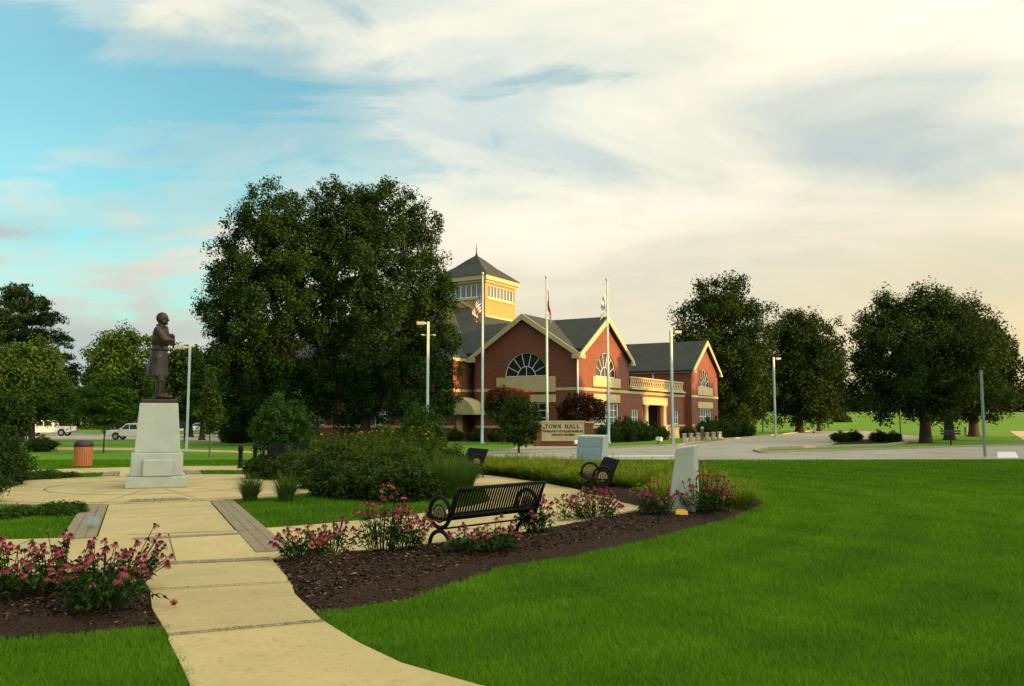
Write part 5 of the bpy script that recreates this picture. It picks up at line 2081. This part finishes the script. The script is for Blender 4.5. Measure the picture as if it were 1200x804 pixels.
for k, (px, py, s, lab) in enumerate(((987, 501.5, 2.1, 'upright dark bush far off on the grass left of the maple row'), (1021, 500.5, 1.2, 'small pale bush far off on the grass, between two others'), (1056, 500.5, 1.25, 'small bush far off on the grass near the maple trunks'), (1161, 501, 1.8, 'dark bush far off on the grass right of the maple row'))):
    o = dup(hd, (*G(px, py), 0), k, lab, 'bushes on the far grass', s)
    o['category'] = 'bush'

# ornamental grass bed behind the ring walk
og = [make_grass('ornamental_grass', 90 + k, .60, .48, 'ograss', 420, 12, .010) for k in range(4)]
sp_l = []
rr = random.Random(8)
f = 43.
while f < 126:
    ra, rb_ = r_out(f) + .42, rbed(f) - .35
    r = max(ra, 12.95 if f < 60 else 0) + rr.uniform(0, .25)
    while r < rb_:
        g_ = pol(r, f + rr.uniform(-1, 1))
        ok = all((g_ - Vector(q)).length > .75 for q in ((2.95, 31.6), (3.42, 17.1), (2.42, 20.9), (2.6, 21.8), (2.2, 20.2), (-1.42, 28.2), (-1.1, 27.5), (-1.7, 28.9), (3.1, 31.2)))
        if ok: sp_l.append((g_.x, g_.y, .95))
        r += rr.uniform(.70, .95)
    f += 3.4
scatter(og, sp_l, 'clump of yellow-green ornamental grass in the bed behind the far benches', 'grass clump', 'ornamental grass clumps', set(), .18, 6)

# low planting strips behind the plaza
lo_ = make_shrub('ground_cover_plant', 95, .42, .30, 'leaf_mid', 160, 14, .06, .10, lumps=4)
strips = []
for px in range(-10, 122, 9): strips.append((px, 560 + (px % 4)))
for px in range(-6, 112, 11): strips.append((px, 566 + (px % 3)))
for px in range(222, 302, 9): strips.append((px, 557 + (px % 3)))
for px, py in ((82, 602), (95, 604), (104, 606), (70, 604), (20, 606), (6, 609)): strips.append((px, py))
first = True
for k, (px, py) in enumerate(strips):
    x, y = G(px, py)
    rq, fq = topol(x, y)
    if in_spoke(x, y, 1.6) or (Vector((x, y)) - S).length < R_PL + .2: continue
    o = lo_ if first else copy_tree(lo_)
    first = False
    o.location = (x, y, -.02)
    o.rotation_euler = (0, 0, k * 1.9)
    s = .8 + .35 * ((k * 37) % 10) / 10
    o.scale = (s, s, s * .9)
    tag(o, 'low green ground-cover plant in the strips round the statue plaza', 'plant', 'ground-cover plants round the plaza')


# ------------------------------------------------------------------ coneflowers
HEADS = []


def flower_head(seed):
    """one bloom: a ring of drooping petals round a domed cone, about the origin, facing +z"""
    rr = random.Random(seed)
    V, Fc, T, Mi = [], [], [], []
    old = rr.random() < .25
    droop = rr.uniform(.35, 1.2)
    pl = .040 if old else .056
    tn = rr.uniform(.7, 1.) if old else rr.uniform(.1, .62)
    for i in range(12):
        if old and rr.random() < .4: continue
        f = 2 * PI * i / 12 + rr.uniform(-.1, .1)
        d, s = Vector((math.cos(f), math.sin(f), 0)), Vector((-math.sin(f), math.cos(f), 0))
        dr = Vector((0, 0, 1)) * (-pl * droop * rr.uniform(.7, 1.2))
        p0, p1, p2 = d * .010, d * (.012 + pl * .55) + dr * .35, d * (.012 + pl) + dr
        w = .012
        i0 = len(V)
        V += [p0 - s * w * .5, p0 + s * w * .5, p1 + s * w, p1 - s * w, p2 + s * w * .6, p2 - s * w * .6]
        Fc += [(i0, i0 + 1, i0 + 2, i0 + 3), (i0 + 3, i0 + 2, i0 + 4, i0 + 5)]
        T += [tn, tn + .08]
        Mi += [0, 0]
    prof = [(.020, -.006), (.027, .006), (.021, .024), (.006, .034)]
    i0 = len(V)
    for r, z in prof:
        for j in range(8): V.append(Vector((r * math.cos(PI * j / 4), r * math.sin(PI * j / 4), z)))
    for k in range(3):
        for j in range(8):
            a, b = i0 + k * 8 + j, i0 + k * 8 + (j + 1) % 8
            Fc.append((a, b, b + 8, a + 8)); T.append(rr.random()); Mi.append(1)
    Fc.append(tuple(i0 + 24 + j for j in range(8))); T.append(.6); Mi.append(1)
    me = bpy.data.meshes.new('flower_head')
    me.from_pydata([tuple(v) for v in V], [], Fc)
    me.materials.append(M['petal']); me.materials.append(M['cone'])
    me.polygons.foreach_set('material_index', Mi)
    a = me.attributes.new('tint', 'FLOAT', 'FACE')
    a.data.foreach_set('value', [min(1, t) for t in T])
    return me


def coneflower(seed, rad, h, nf, leafn=150, lean=(0, 0), sparse=False):
    if not HEADS: HEADS.extend(flower_head(300 + k) for k in range(14))
    rng = np.random.default_rng(seed)
    rr = random.Random(seed)
    t = empty('coneflower', (0, 0, 0))
    stems = MB()
    LC = []
    for k in range(int(nf * 1.25)):
        a, q = rr.uniform(0, 2 * PI), rad * 1.08 * math.sqrt(rr.random())
        hh = h * (1 - .45 * (q / rad) ** 1.5) * rr.uniform(.62, 1.12)
        top = Vector((q * math.cos(a) + lean[0] * hh, q * math.sin(a) + lean[1] * hh, hh))
        b0 = Vector((q * .45 * math.cos(a) + rr.uniform(-.03, .03), q * .45 * math.sin(a) + rr.uniform(-.03, .03), 0))
        md = b0.lerp(top, .55) + Vector((rr.uniform(-.03, .03), rr.uniform(-.03, .03), .04))
        stems.tube([b0, md, top], [.0055, .0045, .0035], 4, caps=False)
        for z in range(3):
            LC.append(b0.lerp(md, rr.uniform(.4, 1.)) if z < 2 else md.lerp(top, rr.uniform(.1, .6)))
        n = (Vector((rr.uniform(-.5, .5), rr.uniform(-.5, .5), 1)) + Vector((math.cos(a), math.sin(a), 0)) * .25).normalized()
        fh = bpy.data.objects.new('flower_head', rr.choice(HEADS))
        link(fh, t)
        fh.location = top
        fh.rotation_euler = n.to_track_quat('Z', 'Y').to_euler()
        fh.scale = (rr.uniform(.52, .82),) * 3
    stems.build('stem', M['stem'], t)
    # leaves: along the stems and a mound at the foot
    n2 = leafn
    a, q = rng.random(n2) * 2 * PI, rad * .85 * np.sqrt(rng.random(n2))
    hz = h * (.05 + .42 * rng.random(n2) * (1 - .5 * q / rad))
    C = np.stack([q * np.cos(a), q * np.sin(a), hz], 1)
    C = np.concatenate([C, np.array([tuple(p) for p in LC]) + rng.normal(size=(len(LC), 3)) * .02])
    n = len(C)
    L = .075 + .075 * rng.random(n)
    # lance-shaped, arching outwards: two quads
    a = np.arctan2(C[:, 1], C[:, 0]) + rng.normal(size=n) * .8
    d = np.stack([np.cos(a), np.sin(a), np.zeros(n)], 1)
    s = np.stack([-np.sin(a), np.cos(a), rng.normal(size=n) * .4], 1)
    rise = (.25 + .5 * rng.random(n))[:, None]
    Z = np.array([0, 0, 1.])
    Lc, w = L[:, None], (L * .16)[:, None]
    p0 = C - d * Lc * .3
    p1 = C + d * Lc * .25 + Z * Lc * rise * .6
    p2 = C + d * Lc * .75 + Z * Lc * (rise * .5 - .25)
    V = np.concatenate([np.stack([p0, p1 - s * w, p2, p1 + s * w], 1)])
    npmesh('foliage', V, 4, rng.random(n), M['leaf_cone'], t)
    return t


CFG = 'pink coneflower clumps'
for k, (px, py, rad, h, nf, ln, lean, lab) in enumerate((
        (358, 657, .42, .52, 36, 330, (-.15, 0), 'pink coneflower clump at the path corner of the right-hand bed'),
        (388, 652, .34, .60, 24, 170, (.1, 0), 'pink coneflower clump second from the path in the right-hand bed'),
        (447, 653, .42, .95, 44, 300, (0, 0), 'tallest pink coneflower clump, left of the foreground bench'),
        (476, 652, .34, .62, 26, 200, (.25, 0), 'pink coneflower clump under the left end of the foreground bench'),
        (548, 655, .32, .50, 12, 260, (0, 0), 'sparse coneflower clump with broad leaves below the middle of the foreground bench'),
        (583, 652, .36, .52, 20, 320, (.1, 0), 'leafy coneflower clump below the right half of the foreground bench'),
        (627, 630, .34, .70, 34, 280, (.05, 0), 'upright coneflower clump at the right end of the foreground bench'),
        (661, 612, .18, .70, 8, 40, (0, 0), 'thin sparse coneflower stems right of the foreground bench'),
        (697, 609, .56, .72, 62, 260, (0, 0), 'wide coneflower clump in front of the end-on bench'),
        (770, 609, .42, .66, 30, 420, (-.1, 0), 'coneflower clump left of the slanting granite marker'),
        (822, 606, .50, .92, 56, 460, (.1, 0), 'big coneflower clump hiding the foot of the slanting granite marker'),
        (846, 603, .26, .70, 18, 180, (.1, 0), 'coneflower clump at the right end of the bed beyond the slanting marker'),
        (118, 722, .46, .80, 58, 460, (.06, 0), 'dense dark pink coneflower clump left of the path, front rank'),
        (150, 694, .30, .72, 26, 130, (.42, .1), 'coneflower stems leaning over the path from the left-hand bed'),
        (70, 702, .40, .70, 40, 260, (0, 0), 'coneflower clump in the middle of the left-hand bed'),
        (18, 712, .42, .72, 36, 300, (0, 0), 'coneflower clump near the left frame edge in the left-hand bed'),
        (-20, 704, .42, .78, 30, 260, (.1, 0), 'coneflower clump cut by the left frame edge'))):
    if px < 130: nf = int(nf * .66)
    t = coneflower(100 + k, rad * .95, h * (.86 if px < 170 else .95), nf, int(ln * .45), lean)
    x, y = G(px, py)
    t.location = (x, y, max(0, bedz(x, y)) - .01)
    tag(t, lab, 'coneflower', CFG)
# a stray stem bent down over the path
t = empty('coneflower', (*G(178, 712), .03), 0, 'single coneflower stem bent flat over the concrete path', 'coneflower', CFG)
mb = MB(); mb.tube([(-.1, .15, .05), (.06, .04, .10), (.19, -.06, .06), (.26, -.12, .035)], .004, 4); mb.build('stem', M['stem'], t)
fh = bpy.data.objects.new('flower_head', HEADS[1]); link(fh, t); fh.location = (.27, -.13, .04); fh.scale = (.55,) * 3; fh.rotation_euler = (R(100), 0, R(30))
rng = np.random.default_rng(1)
npmesh('foliage', leafquads(np.array([(.03, .05, .08), (.12, 0, .08), (-.04, .1, .07)]), .12, .03, rng), 4, np.array([.3, .6, .4]), M['leaf_cone'], t)


# ------------------------------------------------------------------ far woods, seen as one mass
def woods(name, runs, seed):
    rng = np.random.default_rng(seed)
    Vs, ts = [], []
    for (x0, x1, y0, y1, h0, h1, n, leaf) in runs:
        m = max(3, int((x1 - x0) / 6))
        bl = []
        for k in range(m * 5):
            x = x0 + (x1 - x0) * rng.random()
            y = y0 + (y1 - y0) * rng.random()
            h = h0 + (h1 - h0) * rng.random()
            g = terrain(x, y)
            bl.append((x, y, g + h * .5, 3.5 + 3 * rng.random(), 3.5 + 2 * rng.random(), h * .52))
        C = blob_points(bl, n, rng, .7, .25)
        C = np.repeat(C, 6, 0) + rng.normal(size=(n * 6, 3)) * leaf * .8
        Vs.append(leafquads(C, leaf * (.6 + .7 * rng.random(n * 6)), leaf * .6, rng))
        ts.append(rng.random(n * 6))
    o = npmesh(name, np.concatenate(Vs), 4, np.concatenate(ts), M['leaf_far'])
    return tag(o, kind='stuff')


woods('far_woods', [(-60, 330, 330, 380, 7, 12, 15000, 1.2), (-150, -20, 150, 185, 7, 11.5, 7000, .9), (-260, -120, 150, 220, 9, 14, 2500, 1.1), (-40, 60, 300, 330, 7, 11, 1500, 1.2)], 5)

# shade trees on the viewer's right, outside the frame: they keep the low sun off the lawn
for k, (x, y, s, src) in enumerate(((45, 40, 1.25, PK1), (46, 31, 1.25, PK1), (45, 22, 1.2, PK2), (46, 13, 1.25, PK1), (45, 4, 1.25, PK2), (46, -5, 1.25, PK1), (45, -15, 1.25, PK2), (47, -26, 1.25, PK1), (60, 51, .95, PK1), (63, 42, 1.12, PK1), (52, -20, 1.25, PK2), (52, -10, 1.25, PK1), (52, 0, 1.25, PK2), (52, 9, 1.25, PK1), (52, 18, 1.25, PK2), (52, 27, 1.25, PK1), (53, 35, 1.2, PK2), (65, 77, 1.05, PK1))):
    o = dup(src, (x, y, 0), 1.7 * k, 'broad dark maple standing beyond the right edge of the view', 'maples beyond the right edge of the view', s)
    o['category'] = 'tree'

# unseen hedge added past the right edge to stop low sun below the crowns
for k in range(20):
    o = dup(b3, (50 + (k % 3), -16 + 4.7 * k, 0), k * 1.3, 'tall dark unseen bush added beyond the right edge of the view to block low sun', 'added sun-blocking hedge beyond the right edge of the view', (2.9, 2.9, 3.7))
    o['category'] = 'bush'


# ------------------------------------------------------------------ daylight
SUN_EL = R(8)
SDIR = Vector((.90, -.436)).normalized()
w = bpy.data.worlds.new('World')
SC.world = w
w.use_nodes = True
nt = w.node_tree
for n in list(nt.nodes): nt.nodes.remove(n)
out = N(nt, 'ShaderNodeOutputWorld')
sky = N(nt, 'ShaderNodeTexSky', sky_type='NISHITA')
sky.sun_disc = False
sky.sun_elevation = SUN_EL
sky.sun_rotation = math.atan2(SDIR.x, SDIR.y)
sky.air_density = 1.
sky.dust_density = 1.5
bg = N(nt, 'ShaderNodeBackground')
bg.inputs['Strength'].default_value = .15
tc = N(nt, 'ShaderNodeTexCoord')
sep = N(nt, 'ShaderNodeSeparateXYZ')
nt.links.new(tc.outputs['Generated'], sep.inputs[0])


def math_(op, a, b=None, clamp=False):
    n = N(nt, 'ShaderNodeMath', operation=op)
    n.use_clamp = clamp
    for i, v in enumerate((a, b)):
        if v is None: continue
        if isinstance(v, (int, float)): n.inputs[i].default_value = v
        else: nt.links.new(v, n.inputs[i])
    return n.outputs[0]


X, Y, Z = sep.outputs
zz = math_('MAXIMUM', Z, 0.0)
inv = math_('DIVIDE', 1.0, math_('ADD', zz, .30))
u = math_('MULTIPLY', X, inv)
v = math_('MULTIPLY', Y, inv)
cb = N(nt, 'ShaderNodeCombineXYZ')
nt.links.new(u, cb.inputs[0]); nt.links.new(v, cb.inputs[1])
mp = N(nt, 'ShaderNodeMapping')
mp.inputs['Rotation'].default_value = (0, 0, R(-32))
mp.inputs['Scale'].default_value = (1.35, 1.9, 1)
mp.inputs['Location'].default_value = (1.3, .55, 0)
nt.links.new(cb.outputs[0], mp.inputs['Vector'])
n1 = N(nt, 'ShaderNodeTexNoise')
n1.inputs['Scale'].default_value = 1.15; n1.inputs['Detail'].default_value = 9; n1.inputs['Roughness'].default_value = .56; n1.inputs['Distortion'].default_value = .35
nt.links.new(mp.outputs[0], n1.inputs['Vector'])
n2 = N(nt, 'ShaderNodeTexNoise')
n2.inputs['Scale'].default_value = .55; n2.inputs['Detail'].default_value = 4; n2.inputs['Roughness'].default_value = .5
nt.links.new(mp.outputs[0], n2.inputs['Vector'])
n3 = N(nt, 'ShaderNodeTexNoise')
n3.inputs['Scale'].default_value = 1.5; n3.inputs['Detail'].default_value = 9; n3.inputs['Roughness'].default_value = .55; n3.inputs['Distortion'].default_value = .5
mp3 = N(nt, 'ShaderNodeMapping')
mp3.inputs['Rotation'].default_value = (0, 0, R(-20)); mp3.inputs['Scale'].default_value = (.8, 1.6, 1); mp3.inputs['Location'].default_value = (5.2, 2.1, 0)
nt.links.new(cb.outputs[0], mp3.inputs['Vector'])
nt.links.new(mp3.outputs[0], n3.inputs['Vector'])
# coverage: open to the left, closing over to the right and towards the horizon, with thin torn wisps in the gap
az = math_('DIVIDE', X, math_('MAXIMUM', math_('SQRT', math_('ADD', math_('MULTIPLY', X, X), math_('MULTIPLY', Y, Y))), .001))
n4 = N(nt, 'ShaderNodeTexNoise')
n4.inputs['Scale'].default_value = 2.6; n4.inputs['Detail'].default_value = 10; n4.inputs['Roughness'].default_value = .62; n4.inputs['Distortion'].default_value = .6
mp4 = N(nt, 'ShaderNodeMapping')
mp4.inputs['Rotation'].default_value = (0, 0, R(-40)); mp4.inputs['Scale'].default_value = (.9, 1.9, 1); mp4.inputs['Location'].default_value = (.4, 3.1, 0)
nt.links.new(cb.outputs[0], mp4.inputs['Vector'])
nt.links.new(mp4.outputs[0], n4.inputs['Vector'])
def gap(a0, z0, wa, wz):
    """an opening in the cloud round one direction"""
    p = math_('DIVIDE', math_('SUBTRACT', az, a0), wa)
    q = math_('DIVIDE', math_('SUBTRACT', zz, z0), wz)
    e = math_('ADD', math_('MULTIPLY', p, p), math_('MULTIPLY', q, q))
    front = math_('GREATER_THAN', Y, 0.0)
    return math_('MULTIPLY', front, math_('DIVIDE', 1.0, math_('ADD', 1.0, math_('MULTIPLY', e, e))))


cov = math_('ADD', .79, math_('MULTIPLY', az, .36))
cov = math_('ADD', cov, math_('MULTIPLY', math_('MAXIMUM', math_('SUBTRACT', .24, zz), 0.0), 1.0))
cov = math_('ADD', cov, math_('MULTIPLY', math_('SUBTRACT', n1.outputs['Fac'], .5), .95))
cov = math_('ADD', cov, math_('MULTIPLY', math_('SUBTRACT', n4.outputs['Fac'], .5), 1.3))
cov = math_('SUBTRACT', cov, math_('MULTIPLY', gap(-.44, .30, .27, .085), .31))
cov = math_('SUBTRACT', cov, math_('MULTIPLY', gap(-.56, .43, .12, .05), .2))
cov = math_('ADD', cov, math_('MULTIPLY', gap(-.22, .42, .22, .06), .16))
cov = math_('SUBTRACT', cov, math_('MULTIPLY', gap(-.50, .17, .22, .05), .16))
cr_ = ramp(nt, [(.28, (.12, .12, .12)), (.48, (.46, .46, .46)), (.72, (1, 1, 1))])
cr_.color_ramp.interpolation = 'EASE'
nt.links.new(cov, cr_.inputs['Fac'])
# colour of the clouds: bright cream, grey-blue undersides, warm low down
cc = ramp(nt, [(.34, (.58, .66, .64)), (.46, (.82, .82, .69)), (.58, (1.0, .95, .78)), (.72, (1.08, 1.02, .86))])
nt.links.new(n3.outputs['Fac'], cc.inputs['Fac'])
lowr = ramp(nt, [(0., (1, 1, 1)), (.11, (.55, .55, .55)), (.26, (0, 0, 0))])
nt.links.new(zz, lowr.inputs['Fac'])
lowc = ramp(nt, [(.0, (.40, .54, .56)), (.30, (.60, .61, .54)), (.42, (.84, .70, .50)), (.62, (.92, .80, .52)), (1., (1.0, .74, .30))])
azr = math_('ADD', math_('MULTIPLY', az, .9), .45, True)
nt.links.new(azr, lowc.inputs['Fac'])
mxl = N(nt, 'ShaderNodeMixRGB')
nt.links.new(lowr.outputs['Color'], mxl.inputs['Fac'])
nt.links.new(cc.outputs['Color'], mxl.inputs['Color1'])
nt.links.new(lowc.outputs['Color'], mxl.inputs['Color2'])
bg2 = N(nt, 'ShaderNodeBackground')
# brighter veil of lit cloud round the low sun (to the right of and behind the viewer)
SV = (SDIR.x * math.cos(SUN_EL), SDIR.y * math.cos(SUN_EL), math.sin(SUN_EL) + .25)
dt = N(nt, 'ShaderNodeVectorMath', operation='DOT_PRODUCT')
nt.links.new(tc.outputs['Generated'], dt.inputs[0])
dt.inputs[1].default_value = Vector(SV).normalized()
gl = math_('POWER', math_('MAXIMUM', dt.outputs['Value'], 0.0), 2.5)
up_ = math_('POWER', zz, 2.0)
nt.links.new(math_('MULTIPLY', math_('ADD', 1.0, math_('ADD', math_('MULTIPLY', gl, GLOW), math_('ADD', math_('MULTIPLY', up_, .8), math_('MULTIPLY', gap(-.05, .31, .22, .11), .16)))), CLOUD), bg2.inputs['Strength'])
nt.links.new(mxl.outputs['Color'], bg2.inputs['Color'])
# blue of the open sky
tint = N(nt, 'ShaderNodeMixRGB', blend_type='MULTIPLY')
tint.inputs['Fac'].default_value = 1
tint.inputs['Color2'].default_value = SKYTINT
nt.links.new(sky.outputs[0], tint.inputs['Color1'])
nt.links.new(tint.outputs[0], bg.inputs['Color'])
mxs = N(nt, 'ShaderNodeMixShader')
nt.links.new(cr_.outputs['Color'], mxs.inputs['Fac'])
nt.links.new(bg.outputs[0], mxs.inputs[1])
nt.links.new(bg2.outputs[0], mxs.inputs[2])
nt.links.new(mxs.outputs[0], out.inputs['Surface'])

sl = bpy.data.lights.new('sun', 'SUN')
sl.energy = 5.0
sl.color = (1., .50, .14)
sl.angle = R(.53)
so = bpy.data.objects.new('sun', sl)
COL.objects.link(so)
d = Vector((SDIR.x * math.cos(SUN_EL), SDIR.y * math.cos(SUN_EL), math.sin(SUN_EL)))
so.rotation_euler = d.to_track_quat('Z', 'Y').to_euler()

vs = SC.view_settings
SC.display_settings.display_device = 'sRGB'
vs.view_transform = 'Standard'
vs.look = 'None'
vs.exposure = EXPO
vs.gamma = 1
SC.cycles.max_bounces = 5
SC.cycles.diffuse_bounces = 3
SC.cycles.glossy_bounces = 2
SC.cycles.transmission_bounces = 2
SC.cycles.transparent_max_bounces = 4
SC.render.film_transparent = False
SC.cycles.use_denoising = True
